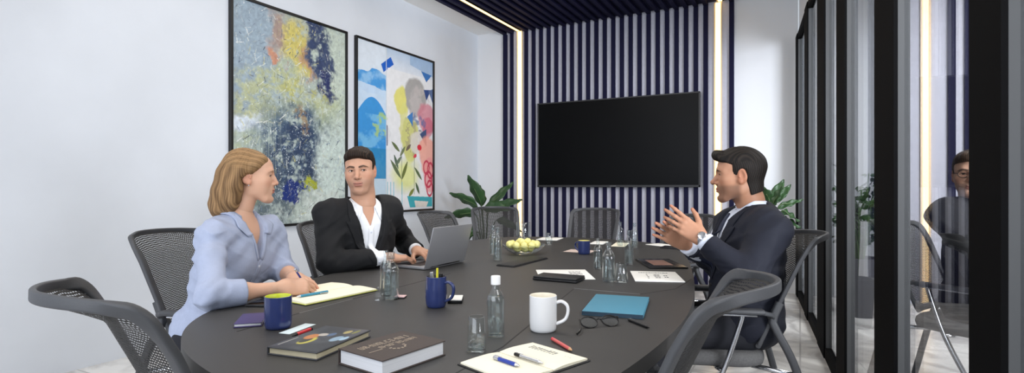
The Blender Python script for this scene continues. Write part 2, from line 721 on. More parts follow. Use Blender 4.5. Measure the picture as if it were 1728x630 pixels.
def led(name, label, segs):
    """segs: list of (x, kind) vertical on the back wall / along the ceiling"""
    r = thing(name, label, 'light strip', (0, 0, 0), group=None)
    for kind, x in segs:
        if kind == 'v':
            bm = nb(); box(bm, (x, BY - 0.0225, (CZ - 0.03) / 2), (0.056, 0.013, CZ - 0.05), bev=0.004); obj('diffuser', bm, M_LED, r)
            for s in (-1, 1):
                bm = nb(); box(bm, (x + s * 0.037, BY - 0.0245, (CZ - 0.03) / 2), (0.014, 0.017, CZ - 0.05)); obj('channel', bm, M_CHAN, r)
        else:
            bm = nb(); box(bm, (x, (BY + CY0) / 2, CZ - 0.031), (0.044, BY - CY0 - 0.08, 0.014), bev=0.004); obj('diffuser', bm, M_LED, r)
            for s in (-1, 1):
                bm = nb(); box(bm, (x + s * 0.029, (BY + CY0) / 2, CZ - 0.031), (0.010, BY - CY0 - 0.08, 0.016)); obj('channel', bm, M_BLACKM, r)
    return r


led('light_strip', 'warm glowing light strip left of the television, turning along the ceiling', [('v', -3.345), ('h', -3.36)])
led('light_strip', 'warm glowing light strip right of the television, beside the dark haired man', [('v', -0.826), ('h', -0.80)])

# ---------------------------------------------------------------- television
tv = thing('television', 'large black wall television hung on the navy slats', 'television', (-2.03, BY - 0.054, 1.142))
tw, th = 2.04, 1.095
bm = nb(); box(bm, (0, -0.02, th / 2), (tw, 0.035, th), bev=0.004); obj('back_case', bm, M_BLACKM, tv)
M_SCREEN = mat('tv_screen', (4, 4, 5), 0.3, spec=0.12)
bm = nb(); box(bm, (0, -0.0395, th / 2 + 0.006), (tw - 0.036, 0.003, th - 0.046)); obj('screen', bm, M_SCREEN, tv)
M_BEZ = mat('tv_bezel', (40, 40, 42), 0.4)
bm = nb()
for cx, cz, sx, sz in ((0, 0.013, tw, 0.026), (0, th - 0.008, tw, 0.016), (-tw / 2 + 0.008, th / 2, 0.016, th), (tw / 2 - 0.008, th / 2, 0.016, th)):
    box(bm, (cx, -0.041, cz), (sx, 0.008, sz), bev=0.002, seg=1)
obj('bezel', bm, M_BEZ, tv)
bm = nb()
for k in range(7):
    xx = -0.034 + k * 0.0115
    box(bm, (xx - 0.003, -0.0455, 0.0135), (0.002, 0.001, 0.010))
    box(bm, (xx + 0.0005, -0.0455, 0.0135 + (0.004 if k % 2 else -0.004)), (0.006, 0.001, 0.002))
obj('logo', bm, mat('logo_grey', (150, 150, 152), 0.4), tv)
bm = nb(); box(bm, (0, 0.005, th / 2), (0.6, 0.0165, 0.4)); obj('wall_bracket', bm, M_BLACKM, tv)


# ---------------------------------------------------------------- the two pictures on the left wall
def picture(name, label, y0, y1, z0, z1, img):
    r = thing(name, label, 'painting', (LX + 0.001, y0, z0))
    w, h = y1 - y0, z1 - z0
    fwid, fd = 0.022, 0.035
    bm = nb()
    for cy, cz, sy, sz in ((w / 2, fwid / 2, w, fwid), (w / 2, h - fwid / 2, w, fwid), (fwid / 2, h / 2, fwid, h - 2 * fwid), (w - fwid / 2, h / 2, fwid, h - 2 * fwid)):
        box(bm, (fd / 2 + 0.001, cy, cz), (fd, sy, sz), bev=0.002, seg=1)
    obj('frame', bm, M_FRAME, r)
    bm = nb(); box(bm, (0.009, w / 2, h / 2), (0.014, w - 2 * fwid, h - 2 * fwid)); obj('backing_board', bm, M_FRAME, r)
    Mx = Matrix(((0, -1, 0, 0.018), (1, 0, 0, fwid), (0, 0, 1, fwid), (0, 0, 0, 1)))
    art_panel('canvas', img, w - 2 * fwid, h - 2 * fwid, M_PAINTV, r, Mx)
    return r


def paint_abstract():
    h, w = 500, 336
    yy, xx = np.mgrid[0:h, 0:w]
    u, v = xx / w, yy / h
    n1, n2, n3 = fbm2(h, w, 90, 1), fbm2(h, w, 46, 9, 5), fbm2(h, w, 18, 21, 4)
    nf = fbm2(h, w, 6, 33, 2)
    br = fbm2(h, w, 60, 55) * .5 + noise2(h, w, 5, 56) * .3 + np.repeat(noise2(h, w // 8 + 1, 7, 57), 8, 1)[:, :w] * .2     # brushy mask
    du, dv = u + (n2 - .5) * .26 + (nf - .5) * .05, v + (n1 - .5) * .22 + (n3 - .5) * .10
    S = lambda a, b, x: np.clip((x - a) / (b - a), 0, 1) ** 2 * (3 - 2 * np.clip((x - a) / (b - a), 0, 1))
    B = lambda cx, cy, rx, ry, s=.45: (1 - S(s, 1.05, np.sqrt(((du - cx) / rx) ** 2 + ((dv - cy) / ry) ** 2)))
    X = lambda a=.34, b=.62: S(a, b, br * .5 + n3 * .5)
    img = np.ones((h, w, 3)) * L3((158, 172, 176))
    blend(img, S(.3, .6, n1), L3((172, 184, 176)))
    blend(img, B(.1, .22, .4, .4), L3((142, 160, 176)), .9)
    blend(img, B(.86, .2, .3, .4), L3((186, 198, 186)))
    blend(img, B(.6, .45, .45, .3) * X(), L3((166, 176, 134)), .8)
    blend(img, B(.16, .42, .3, .13) * X(), L3((178, 182, 136)), .8)
    blend(img, B(.08, .53, .22, .07), L3((206, 216, 226)))
    blend(img, B(.4, .09, .14, .15), L3((160, 136, 126)), .9)
    blend(img, B(.55, .13, .13, .2) * X(.25, .5), L3((196, 184, 104)))
    blend(img, B(.36, .24, .08, .045), L3((192, 132, 102)), .9)
    blend(img, B(.62, .2, .06, .08), L3((176, 116, 98)), .6)
    blend(img, B(.55, .36, .3, .1) * X(), L3((184, 182, 110)), .85)
    blend(img, B(.76, .17, .15, .22, .6) * X(.28, .5), L3((58, 72, 104)))
    blend(img, B(.77, .27, .1, .11, .6) * X(.25, .5), L3((30, 42, 92)), .9)
    blend(img, B(.72, .1, .08, .12) * X(.3, .5), L3((44, 60, 96)), .8)
    blend(img, B(.52, .62, .46, .25) * X(.3, .52), L3((76, 98, 120)))
    blend(img, B(.55, .70, .34, .26) * X(.34, .56), L3((42, 60, 90)))
    blend(img, B(.42, .78, .3, .2) * X(.4, .6), L3((52, 68, 90)), .9)
    blend(img, B(.22, .9, .34, .2) * X(.36, .56), L3((84, 98, 106)), .9)
    blend(img, B(.9, .70, .25, .32) * X(.3, .5), L3((194, 208, 202)))
    blend(img, B(.8, .93, .3, .12) * X(.3, .5), L3((196, 206, 200)))
    blend(img, B(.1, .74, .2, .2) * X(.38, .6), L3((172, 182, 152)), .8)
    blend(img, B(.56, .5, .03, .1), L3((160, 122, 70)), .6)
    blend(img, B(.47, .86, .09, .07, .75), L3((24, 46, 112)))
    blend(img, B(.63, .83, .09, .05, .7), L3((156, 162, 52)))
    dr = noise2(1, w, 2.5, 71)[0]
    blend(img, (np.ones((h, 1)) * np.clip((dr - .66) * 6, 0, 1)) * B(.2, .62, .35, .22, .2), L3((186, 200, 190)), .4)
    g = np.random.default_rng(5)
    cs = [(214, 220, 214), (30, 40, 66), (190, 186, 130), (120, 140, 166), (224, 226, 222), (60, 78, 104)]
    for k in range(1500):                                       # dry-brush scratches
        cx, cy = g.random(2)
        L = g.uniform(.008, .045)
        a = g.choice([0.3, 1.0, 1.5, 1.6, 2.2, -.5]) + g.normal(0, .25)
        dx, dy = math.cos(a), math.sin(a)
        c = L3(cs[g.integers(6)])
        al = g.uniform(.25, .7)
        n = max(2, int(L * 500))
        wd = 1 if g.random() < .75 else 2
        for q in range(n):
            px, py = int((cx * w) + dx * L * h * q / n), int((cy * h) + dy * L * h * q / n)
            if 0 <= px < w - wd and 0 <= py < h - wd and g.random() < .75:
                img[py:py + wd, px:px + wd] = img[py:py + wd, px:px + wd] * (1 - al) + c * al
    for k in range(700):                                        # flicked white dots
        cx, cy = g.normal(.40, .22), g.normal(.66, .15)
        if 0 < cx < .98 and 0 < cy < .98:
            px, py = int(cx * w), int(cy * h)
            s = 1 if g.random() < .8 else 2
            img[py:py + s, px:px + s] = L3((214, 224, 228))
    img *= (0.78 + 0.44 * nf)[..., None]
    return np.clip(img, 0, 1)


def poly_mask(u, v, pts):
    inside = np.zeros(u.shape, bool)
    n = len(pts)
    for i in range(n):
        x1, y1 = pts[i]
        x2, y2 = pts[(i + 1) % n]
        if y1 == y2: continue
        c = (v >= min(y1, y2)) & (v < max(y1, y2)) & (u < (v - y1) * (x2 - x1) / (y2 - y1) + x1)
        inside ^= c
    return inside.astype(float)


def paint_collage():
    h, w = 480, 354
    yy, xx = np.mgrid[0:h, 0:w]
    u, v = xx / w, yy / h
    n1, n2, n3 = fbm2(h, w, 84, 101), fbm2(h, w, 36, 109), fbm2(h, w, 14, 121)
    S = lambda a, b, x: np.clip((x - a) / (b - a), 0, 1)
    du, dv = u + (n2 - .5) * .08, v + (n1 - .5) * .08
    B = lambda cx, cy, rx, ry, s=.85: 1 - S(s, 1.0, np.sqrt(((du - cx) / rx) ** 2 + ((dv - cy) / ry) ** 2))
    PM = lambda *p: poly_mask(u, v, p)
    img = np.ones((h, w, 3)) * L3((226, 228, 232))
    blend(img, S(.16, .02, v) * 1.0, L3((176, 198, 222)), .8)
    blend(img, PM((.66, 0), (1, 0), (1, .1), (.66, .06)), L3((150, 180, 214)), .8)
    left = (u < .34).astype(float)
    blend(img, left, L3((214, 224, 234)))
    blend(img, left * (dv > .17) * (dv < .3), L3((72, 150, 214)))
    blend(img, left * S(.4, .6, n2) * (dv > .17) * (dv < .36), L3((150, 196, 232)), .8)
    blend(img, left * (dv > .24 + .1 * u) * (dv < .42 + .1 * np.abs(u - .16) * 2), L3((196, 216, 236)), .9)
    blend(img, left * (v > .42 - .1 * np.sin(u * 9)), L3((60, 146, 212)))
    blend(img, left * (v > .42) * S(.45, .6, n2), L3((120, 186, 226)), .8)
    blend(img, left * (v > .62), L3((36, 128, 178)), .75)
    blend(img, left * (v > .8), L3((190, 210, 224)))
    blend(img, B(.28, .47, .12, .08) * S(.45, .55, n3), L3((170, 200, 110)), .8)
    blend(img, PM((.34, .46), (.41, .52), (.36, .6), (.34, .6)), L3((70, 84, 118)))
    blend(img, PM((.28, .11), (.4, .05), (.44, .09), (.31, .155)), L3((24, 92, 190)))
    mid = PM((.36, .12), (1, .12), (1, .95), (.36, .95))
    blend(img, mid, L3((228, 229, 231)), .9)
    blend(img, B(.54, .3, .1, .1), L3((222, 216, 124)))
    blend(img, B(.57, .42, .06, .12), L3((216, 214, 130)), .8)
    blend(img, B(.73, .26, .17, .12), L3((164, 162, 160)))
    blend(img, B(.8, .32, .18, .14) * S(.4, .55, n2), L3((186, 180, 178)))
    blend(img, B(.9, .4, .14, .12), L3((206, 120, 136)), .8)
    blend(img, B(.92, .46, .1, .08), L3((196, 92, 116)), .7)
    blend(img, B(.74, .46, .15, .1) * S(.4, .6, n3), L3((70, 100, 150)), .8)
    blend(img, B(.66, .55, .12, .16), L3((206, 206, 130)))
    blend(img, B(.7, .54, .13, .12) * (n3 > .5), L3((150, 140, 120)), .6)
    blend(img, B(.78, .58, .14, .08), L3((220, 214, 210)), .8)
    blend(img, PM((.82, .08), (.98, .09), (.9, .145)), L3((52, 112, 180)))
    blend(img, PM((.86, .2), (.97, .19), (.9, .27)), L3((44, 72, 128)))
    blend(img, PM((.93, .2), (1, .18), (1, .28)), L3((90, 110, 150)))
    blend(img, PM((.8, .5), (.9, .46), (.9, .58)), L3((60, 80, 120)))
    blend(img, PM((.62, .4), (.7, .36), (.7, .46)), L3((66, 124, 186)))
    blend(img, B(.92, .65, .14, .14), L3((236, 160, 140)), .85)
    blend(img, B(.95, .78, .1, .12), L3((230, 150, 150)), .8)
    for cx, cy, rx, ry in ((.9, .72, .05, .05), (.96, .74, .05, .06), (.93, .8, .06, .06), (.95, .86, .05, .06)):
        r = np.sqrt(((u - cx) / rx) ** 2 + ((v - cy) / ry) ** 2)
        blend(img, (np.abs(r - .85) < .14).astype(float), L3((196, 60, 86)))
    blend(img, B(.8, .61, .035, .02), L3((206, 40, 60)))
    blend(img, B(.72, .66, .03, .015), L3((206, 60, 80)))
    blend(img, B(.6, .78, .22, .13, .5), L3((222, 226, 140)), .85)
    def leaf(cx, cy, a, L, wd, c):
        x = (u - cx) * w / h
        y = v - cy
        p, q = x * math.cos(a) + y * math.sin(a), -x * math.sin(a) + y * math.cos(a)
        e = np.clip(p / L, 0, 1)
        blend(img, ((p > 0) & (p < L) & (np.abs(q) < wd * np.sin(PI * e) ** .8)).astype(float), L3(c))
    for cx, cy, a, L, wd, c in ((.52, .63, -2.5, .1, .012, (96, 110, 70)), (.52, .66, -.9, .09, .011, (110, 122, 84)), (.54, .8, -2.3, .16, .014, (92, 108, 76)), (.54, .81, -1.1, .14, .014, (106, 116, 60)),
                                (.5, .74, -2.0, .1, .012, (80, 100, 84)), (.46, .72, -.8, .09, .012, (100, 116, 96)), (.72, .72, .8, .12, .011, (84, 104, 66)), (.74, .82, 1.1, .09, .012, (70, 92, 60)), (.72, .86, 2.4, .08, .013, (120, 130, 60)), (.6, .62, -.7, .07, .012, (110, 96, 84))):
        leaf(cx, cy, a, L, wd, c)
    for x0, y0, y1 in ((.545, .6, .9), (.72, .66, .9)):
        blend(img, ((np.abs(u - x0) < .005) & (v > y0) & (v < y1)).astype(float), L3((120, 128, 110)), .7)
    blend(img, PM((.62, .91), (.99, .92), (.99, .985), (.66, .985)), L3((60, 164, 176)))
    blend(img, PM((.72, .94), (.93, .95), (.9, .985), (.74, .985)), L3((220, 214, 206)))
    for x0 in (.36, .4, .44, .55):
        blend(img, ((np.abs(u - x0) < .006) & (v > .82)).astype(float), L3((120, 190, 206)), .8)
    blend(img, (np.abs(u - .345) < .004).astype(float), L3((206, 214, 220)))
    img *= (0.93 + 0.14 * n3)[..., None]
    return np.clip(img, 0, 1)


picture('painting', 'large abstract painting in blue, grey and yellow behind the blonde woman', 2.83, 4.10, 0.80, 2.69, paint_abstract())
picture('painting', 'collage style painting of leaves and flowers with blue mountains', 4.22, 5.57, 0.86, 2.69, paint_collage())

# ---------------------------------------------------------------- conference table
TP = [(-.35, 1.18), (-.315, 1.7), (-.36, 2.2), (-.46, 2.75), (-.6, 3.35), (-.8, 3.85), (-1.12, 4.10), (-1.6, 4.15), (-2.02, 4.02), (-2.19, 3.7),
      (-2.17, 3.1), (-2.06, 2.4), (-1.95, 1.9), (-1.85, 1.45), (-1.69, 1.1), (-1.45, .885), (-1.14, .765), (-.85, .735), (-.6, .80), (-.43, .94)]
tpath = smooth_path([(x, y, 0) for x, y in TP], 8, closed=True)
table = thing('conference_table', 'long dark grey conference table with rounded ends in the middle of the room', 'table', (-1.25, 2.4, 0))
TOFF = V((-1.25, 2.4, 0))
poly = [(p.x - TOFF.x, p.y - TOFF.y) for p in tpath]
bm = nb()
if sum(poly[i][0] * poly[(i + 1) % len(poly)][1] - poly[(i + 1) % len(poly)][0] * poly[i][1] for i in range(len(poly))) < 0:
    poly.reverse()
prism(bm, poly, TZ - 0.042, TZ, bev=0.004)
obj('tabletop', bm, M_TABLE, table, auto=40)
M_SEAM = mat('dark_seam', (26, 26, 27), 0.6)
M_SEAM_GLINT = mat('seam_highlight', (150, 150, 150), 0.35, metal=0.6)  # highlight along parts of the seams, put into a pale colour


def seam(pts, w, m):
    bm = nb()
    sweep(bm, [V((p.x, p.y, TZ + 0.0002)) - TOFF for p in pts], [(-w / 2, -.0004), (w / 2, -.0004), (w / 2, .0004), (-w / 2, .0004)], hints=V((0, 0, 1)))
    obj('seam', bm, m, table)


seam([T(770, 630), T(848, 586), T(968, 488)], 0.004, M_SEAM)
seam([T(968, 487), T(1080, 497)], 0.003, M_SEAM_GLINT)
seam([T(1080, 497), T(1140, 488), T(1166, 472)], 0.003, M_SEAM)
seam([T(400, 560), T(505, 529)], 0.004, M_SEAM)
seam([T(505, 529), T(595, 505)], 0.003, M_SEAM_GLINT)
seam([T(595, 505), T(700, 478), T(760, 462)], 0.003, M_SEAM)
for sx, sy in ((-.36, -.85), (.34, -.85), (-.36, .8), (.30, .8)):
    bm = nb()
    for k in (-1, 1):
        tube(bm, [(sx + k * .03, sy, 0.012), (sx + k * .03, sy, TZ - 0.042)], 0.022, 16)
    box(bm, (sx, sy, 0.008), (0.2, 0.12, 0.016), bev=0.004)
    obj('leg', bm, M_CHROME, table, auto=40)
bm = nb(); box(bm, (0, 0, TZ - 0.075), (0.7, 1.8, 0.064), bev=0.006); obj('under_frame', bm, M_BLACKM, table)
# ---------------------------------------------------------------- conference chairs
def sstep(a, b, x):
    t = max(0.0, min(1.0, (x - a) / (b - a)))
    return t * t * (3 - 2 * t)


def back_pt(s, t):
    w = 0.198 + 0.022 * t
    sag = 0.024 + 0.024 * t + 0.070 * sstep(0.84, 1.0, t)
    y = -0.165 - 0.185 * t - sag * (1 - s * s) - 0.012 * sstep(.8, 1, t)
    z = 0.50 + 0.44 * t - 0.014 * t * s ** 4 + 0.004 * t * (1 - s * s)
    return V((s * w, y, z))


def back_n(s, t):
    e = 1e-3
    a = back_pt(s + e, t) - back_pt(s - e, t)
    b = back_pt(s, t + e) - back_pt(s, t - e)
    return a.cross(b).normalized()


def mesh_fabric():
    m = bpy.data.materials.new('chair_mesh')
    m.use_nodes = True
    nt = m.node_tree
    b = nt.nodes['Principled BSDF']
    b.inputs['Base Color'].default_value = lin((30, 29, 29)) + [1]
    b.inputs['Roughness'].default_value = 0.7
    out = nt.nodes['Material Output']
    uv = nt.nodes.new('ShaderNodeUVMap')
    sp = nt.nodes.new('ShaderNodeSeparateXYZ')
    nt.links.new(uv.outputs['UV'], sp.inputs['Vector'])

    def mth(op, a, bb=None):
        n = nt.nodes.new('ShaderNodeMath')
        n.operation = op
        for i, q in enumerate((a, bb)):
            if q is None: continue
            if isinstance(q, float): n.inputs[i].default_value = q
            else: nt.links.new(q, n.inputs[i])
        return n.outputs[0]
    sx = mth('SINE', mth('MULTIPLY', sp.outputs['X'], 2 * PI * 52.0))
    row = mth('MULTIPLY', sp.outputs['Y'], 2 * PI * 66.0)
    wob = mth('MULTIPLY', mth('SINE', mth('MULTIPLY', sp.outputs['X'], 60.0)), 0.7)
    sy = mth('SINE', mth('ADD', row, wob))
    hole = mth('MULTIPLY', mth('GREATER_THAN', sx, -0.2), mth('GREATER_THAN', sy, 0.40))
    mx = nt.nodes.new('ShaderNodeMixShader')
    tr = nt.nodes.new('ShaderNodeBsdfTransparent')
    nt.links.new(hole, mx.inputs['Fac'])
    nt.links.new(b.outputs['BSDF'], mx.inputs[1])
    nt.links.new(tr.outputs['BSDF'], mx.inputs[2])
    nt.links.new(mx.outputs['Shader'], out.inputs['Surface'])
    return m


M_MESH = mesh_fabric()


def make_chair(name, label):
    t = thing(name, label, 'chair')
    # seat
    bm = nb()
    ring = []
    for k in range(40):
        a = 2 * PI * k / 40
        c, s = math.cos(a), math.sin(a)
        e = 0.45
        ring.append((0.235 * math.copysign(abs(c) ** e, c), 0.02 + 0.225 * math.copysign(abs(s) ** e, s)))
    rows = []
    for sc, z in ((.9, .405), (.98, .415), (1, .435), (.985, .455), (.93, .468), (.6, .463), (.25, .458)):
        rows.append([bm.verts.new((x * sc, 0.02 + (y - .02) * sc, z - (0.03 * max(0, (y - .1) / .14) ** 2 if z > .44 else 0.012 * max(0, (y - .1) / .14) ** 2))) for x, y in ring])
    for A, B in zip(rows[:-1], rows[1:]):
        for i in range(40):
            bm.faces.new((A[i], A[(i + 1) % 40], B[(i + 1) % 40], B[i]))
    bm.faces.new(rows[-1])
    bm.faces.new(list(reversed(rows[0])))
    obj('seat', bm, M_GREYFAB, t, smooth=True)
    # mesh back
    bm = nb()
    uvl = bm.loops.layers.uv.new('UVMap')
    n, m = 18, 22
    g = [[bm.verts.new(back_pt(-1 + 2 * i / n, j / m)) for i in range(n + 1)] for j in range(m + 1)]
    for j in range(m):
        for i in range(n):
            f = bm.faces.new((g[j][i], g[j][i + 1], g[j + 1][i + 1], g[j + 1][i]))
            for l, (ii, jj) in zip(f.loops, ((i, j), (i + 1, j), (i + 1, j + 1), (i, j + 1))):
                l[uvl].uv = (ii / n, jj / m)
    obj('backrest', bm, M_MESH, t, smooth=True)
    # frame around the mesh
    st = []
    for k in range(15): st.append((-1, k / 14 * 0.93))
    for k in range(1, 7):
        a = k / 6 * PI / 2
        st.append((-1 + 0.09 * (1 - math.cos(a)), 0.93 + 0.07 * math.sin(a)))
    for k in range(1, 24): st.append((-0.91 + 1.82 * k / 24, 1.0))
    full = st + [(-s, tt) for s, tt in reversed(st[:21])]
    bm = nb()
    sec = rrect(0.033, 0.017, 0.006)
    pts, hn, sc = [], [], []
    for s, tt in full:
        pts.append(back_pt(s, tt))
        fl = sstep(.93, 1.0, tt) * (1 - sstep(.70, .98, abs(s)))
        hn.append((back_n(s, min(tt, .97)) * (1 - .40 * fl) + V((0, 0, 1)) * (.50 * fl)).normalized())
        sc.append(1.0 - 0.26 * fl)
    sweep(bm, pts, sec, hints=hn, scale=sc)
    obj('back_frame', bm, M_CHARC, t, auto=50)
    bm = nb()
    sweep(bm, [back_pt(-1 + 2 * k / 16, 0.0) for k in range(17)], rrect(0.034, 0.02, 0.008), hints=[back_n(-1 + 2 * k / 16, 0.02) for k in range(17)])
    obj('lower_rail', bm, M_CHARC, t, auto=50)
    # rear legs continue the back posts; armrests with chrome front legs
    for s in (-1, 1):
        a, b_ = back_pt(s, 0.42), back_pt(s, 0.26)
        bm = nb()
        pth = smooth_path([(s * .218, a.y + .004, a.z), (s * .222, b_.y + .002, b_.z), (s * .226, -.225, .565), (s * .234, -.30, .40), (s * .246, -.40, .02)], 6)
        sweep(bm, pth, rrect(0.030, 0.030, 0.009), hints=V((0, 1, 0.25)))
        obj('leg', bm, M_CHARC, t, auto=50)
        bm = nb()
        box(bm, (s * 0.262, -0.02, 0.648), (0.05, 0.30, 0.020), bev=0.008)
        sweep(bm, [(s * .262, -.16, .645), (s * .25, -.195, .635), (s * .226, -.205, .62)], rrect(.03, .018, .006), hints=V((0, 0, 1)))
        arm = obj('armrest', bm, M_CHARC, t, auto=50)
        bm = nb()
        sweep(bm, [(s * .262, -.14, .633), (s * .262, .10, .633)], rrect(.028, .008, .003), hints=V((0, 0, 1)))
        obj('arm_trim', bm, M_CHROME, arm, auto=50)
        bm = nb()
        pth = smooth_path([(s * .262, -.085, .632), (s * .262, -.078, .60), (s * .260, -.02, .42), (s * .256, .05, .27), (s * .252, .19, .012)], 6)
        sweep(bm, pth, rrect(.026, .018, .006), hints=V((0, 1, .1)))
        obj('leg', bm, M_CHROME, t, auto=50)
    bm = nb()
    tube(bm, [(-.260, -.015, .405), (-.2, .0, .398), (.2, .0, .398), (.260, -.015, .405)], 0.011)
    tube(bm, [(-.234, -.305, .39), (-.15, -.15, .398), (.15, -.15, .398), (.234, -.305, .39)], 0.011)
    obj('seat_frame', bm, M_CHROME, t, smooth=True)
    return t


CH = [((-1.155, .965), 76, 'empty grey mesh chair at the near table end, its curved back against the white wall'),
      ((-.52, 1.27), 180, 'empty grey mesh chair nearest the glass wall, in front of the man in navy'),
      ((-2.16, 1.60), 16, 'grey mesh chair the blonde woman is sitting on'),
      ((-2.01, 2.28), -5, 'grey mesh chair behind the man with the laptop'),
      ((-2.2, 3.6), 0, 'empty grey mesh chair beyond the laptop, below the collage painting'),
      ((-2.375, 4.35), -50, 'empty grey mesh chair in front of the left potted plant'),
      ((-1.63, 4.37), -90, 'empty grey mesh chair at the far table end below the television'),
      ((-.905, 3.73), 230, 'empty grey mesh chair behind the clasped hands of the man in navy'),
      ((-.365, 2.62), 197, 'grey mesh chair the man in the navy suit is sitting on')]
c0 = make_chair('conference_chair', CH[0][2])
for i, ((x, y), a, lab) in enumerate(CH):
    c = c0 if i == 0 else copy_tree(c0)
    c.location = (x, y, 0)
    c.rotation_euler = (0, 0, math.radians(a - 90))
    c['label'] = lab
    c['group'] = 'mesh conference chairs around the table'
# ---------------------------------------------------------------- things on the table
class Rect:
    """rectangle on the table fitted to four picture corners (in order round the shape)"""
    def __init__(s, a, b, c, d, z=TZ):
        p = [T(q[0], q[1], z) for q in (a, b, c, d)]
        s.c = sum(p, V()) / 4
        e = (p[1] - p[0]) + (p[2] - p[3])
        s.w = e.length / 2
        s.x = e.normalized()
        s.y = V((-s.x.y, s.x.x, 0))
        f = ((p[3] - p[0]) + (p[2] - p[1])) / 2
        s.h = abs(f.dot(s.y))
        if f.dot(s.y) < 0:
            s.y = -s.y
        s.flip = s.x.cross(s.y).z < 0
        s.rz = math.atan2(s.x.y, s.x.x)
        s.sy = -1 if s.flip else 1


def slab(name, r, t, m, parent, z0=0.0, dx=0.0, dy=0.0, w=None, h=None, bev=0.001, cx=0.0, cy=0.0):
    bm = nb()
    box(bm, (cx, cy * r.sy, z0 + t / 2), ((w or r.w) + dx, (h or r.h) + dy, t), bev=min(bev, t * .4), seg=2)
    return obj(name, bm, m, parent, auto=40)


def on_table(name, label, cat, r, group=None, z=TZ):
    return thing(name, label, cat, (r.c.x, r.c.y, z + 0.0004), r.rz, group)


INK = mat('ink_grey', (92, 92, 96), 0.8)
INKD = mat('ink_dark', (46, 46, 56), 0.8)


def text_rows(parent, r, x0, x1, y0, y1, rows, z, m, seed=1, gap=.6):
    """rows of small printed marks on a page, local fractions of the rectangle"""
    g = random.Random(seed)
    bm = nb()
    for k in range(rows):
        yy = y0 + (y1 - y0) * (k + .5) / rows
        x = x0
        while x < x1 - .01:
            L = min(g.uniform(.02, .07), x1 - x)
            box(bm, ((x + L / 2 - .5) * r.w, (yy - .5) * r.h * r.sy, z), (L * r.w, abs(y1 - y0) / rows * (1 - gap) * r.h, 0.0003))
            x += L + .012
    return obj('print', bm, m, parent)


def away(p, r):
    """move a contact point r metres away from the camera, level"""
    q = V((p.x, p.y, 0)).normalized()
    return V((p.x + q.x * r, p.y + q.y * r, p.z))


# --- mugs
M_NAVYC = mat('navy_glaze', (44, 56, 104), 0.22, coat=0.4, var=0.08, vscale=30)
M_LIME = mat('lime_glaze', (196, 206, 40), 0.3)
M_COFFEE = mat('black_coffee', (18, 12, 8), 0.12)
M_WHITEC = mat('white_glaze', (238, 238, 238), 0.22, coat=0.4)
M_DARKIN = mat('dark_glaze', (22, 24, 34), 0.35)


def mug(name, label, u, vb, r, h, outer, inner, liquid, rim=None, handle=None, barrel=0.0, group=None, fill=.8):
    p = away(T(u, vb), r)
    t = thing(name, label, 'mug', (p.x, p.y, TZ + 0.0004), 0, group)
    bm = nb()
    lathe(bm, [(0, 0.002), (r * .78, 0.002), (r * .82, 0), (r * .93, 0.003), (r * (.97 + barrel * .3), 0.010), (r * (1 + barrel), h * .3), (r * (1 + barrel), h * .6), (r * 1.0, h * .88), (r, h - .001), (r - .0015, h)], 40)
    obj('body', bm, outer, t, auto=50)
    bm = nb()
    lathe(bm, [(r - .0015, h), (r - .0035, h - .001), (r - .004, h * .8), (r - .004, h * .3), (r - .008, .008), (0, .007)], 40)
    obj('inside', bm, inner, t, smooth=True)
    if liquid:
        bm = nb(); lathe(bm, [(0, h * fill), (r - .0042, h * fill), (r - .0042, h * fill - .004), (0, h * fill - .004)], 32); obj('drink', bm, liquid, t)
    if handle is not None:
        a = handle
        d = V((math.cos(a), math.sin(a), 0))
        pts = [d * (r * .96) + V((0, 0, h * .80)), d * (r + .014) + V((0, 0, h * .83)), d * (r + .029) + V((0, 0, h * .72)), d * (r + .031) + V((0, 0, h * .52)),
               d * (r + .022) + V((0, 0, h * .32)), d * (r * .97) + V((0, 0, h * .2))]
        sp = smooth_path(pts, 6)
        bm = nb()
        sweep(bm, sp, rrect(.013, .009, .004, 3), hints=[(V((d.x * .3, d.y * .3, 1)) if i == 0 else None) or V((0, 0, 1)).cross(V((-d.y, d.x, 0))) * 0 + (q - (d * r + V((0, 0, h * .5)))) for i, q in enumerate(sp)])
        obj('handle', bm, outer, t, auto=60)
    return t, p


RA = math.atan2(RT.y, RT.x)
mug('coffee_mug', 'navy mug with lime inside near the woman, beside the grey book', 469.5, 559, 0.0375, 0.093, M_NAVYC, M_LIME, M_COFFEE, handle=RA + 2.0, group='navy mugs', fill=.78)
t, p = mug('pen_mug', 'navy mug holding pens in the middle of the table', 736, 522, 0.0345, 0.104, M_NAVYC, M_DARKIN, None, handle=RA - .35, barrel=.06, group='navy mugs')
pm = p
mug('coffee_mug', 'white mug with a pale inside in the middle foreground', 916.5, 564.5, 0.039, 0.101, M_WHITEC, mat('ivory_glaze', (232, 224, 204), 0.3), None, handle=RA - .12)
mug('coffee_mug', 'small navy mug with yellow rim far down the table', 985.5, 430.5, 0.037, 0.082, M_NAVYC, mat('mustard_glaze', (206, 196, 110), 0.4), mat('pale_tea', (196, 184, 120), 0.3), handle=RA + 2.3, group='navy mugs', fill=.93)


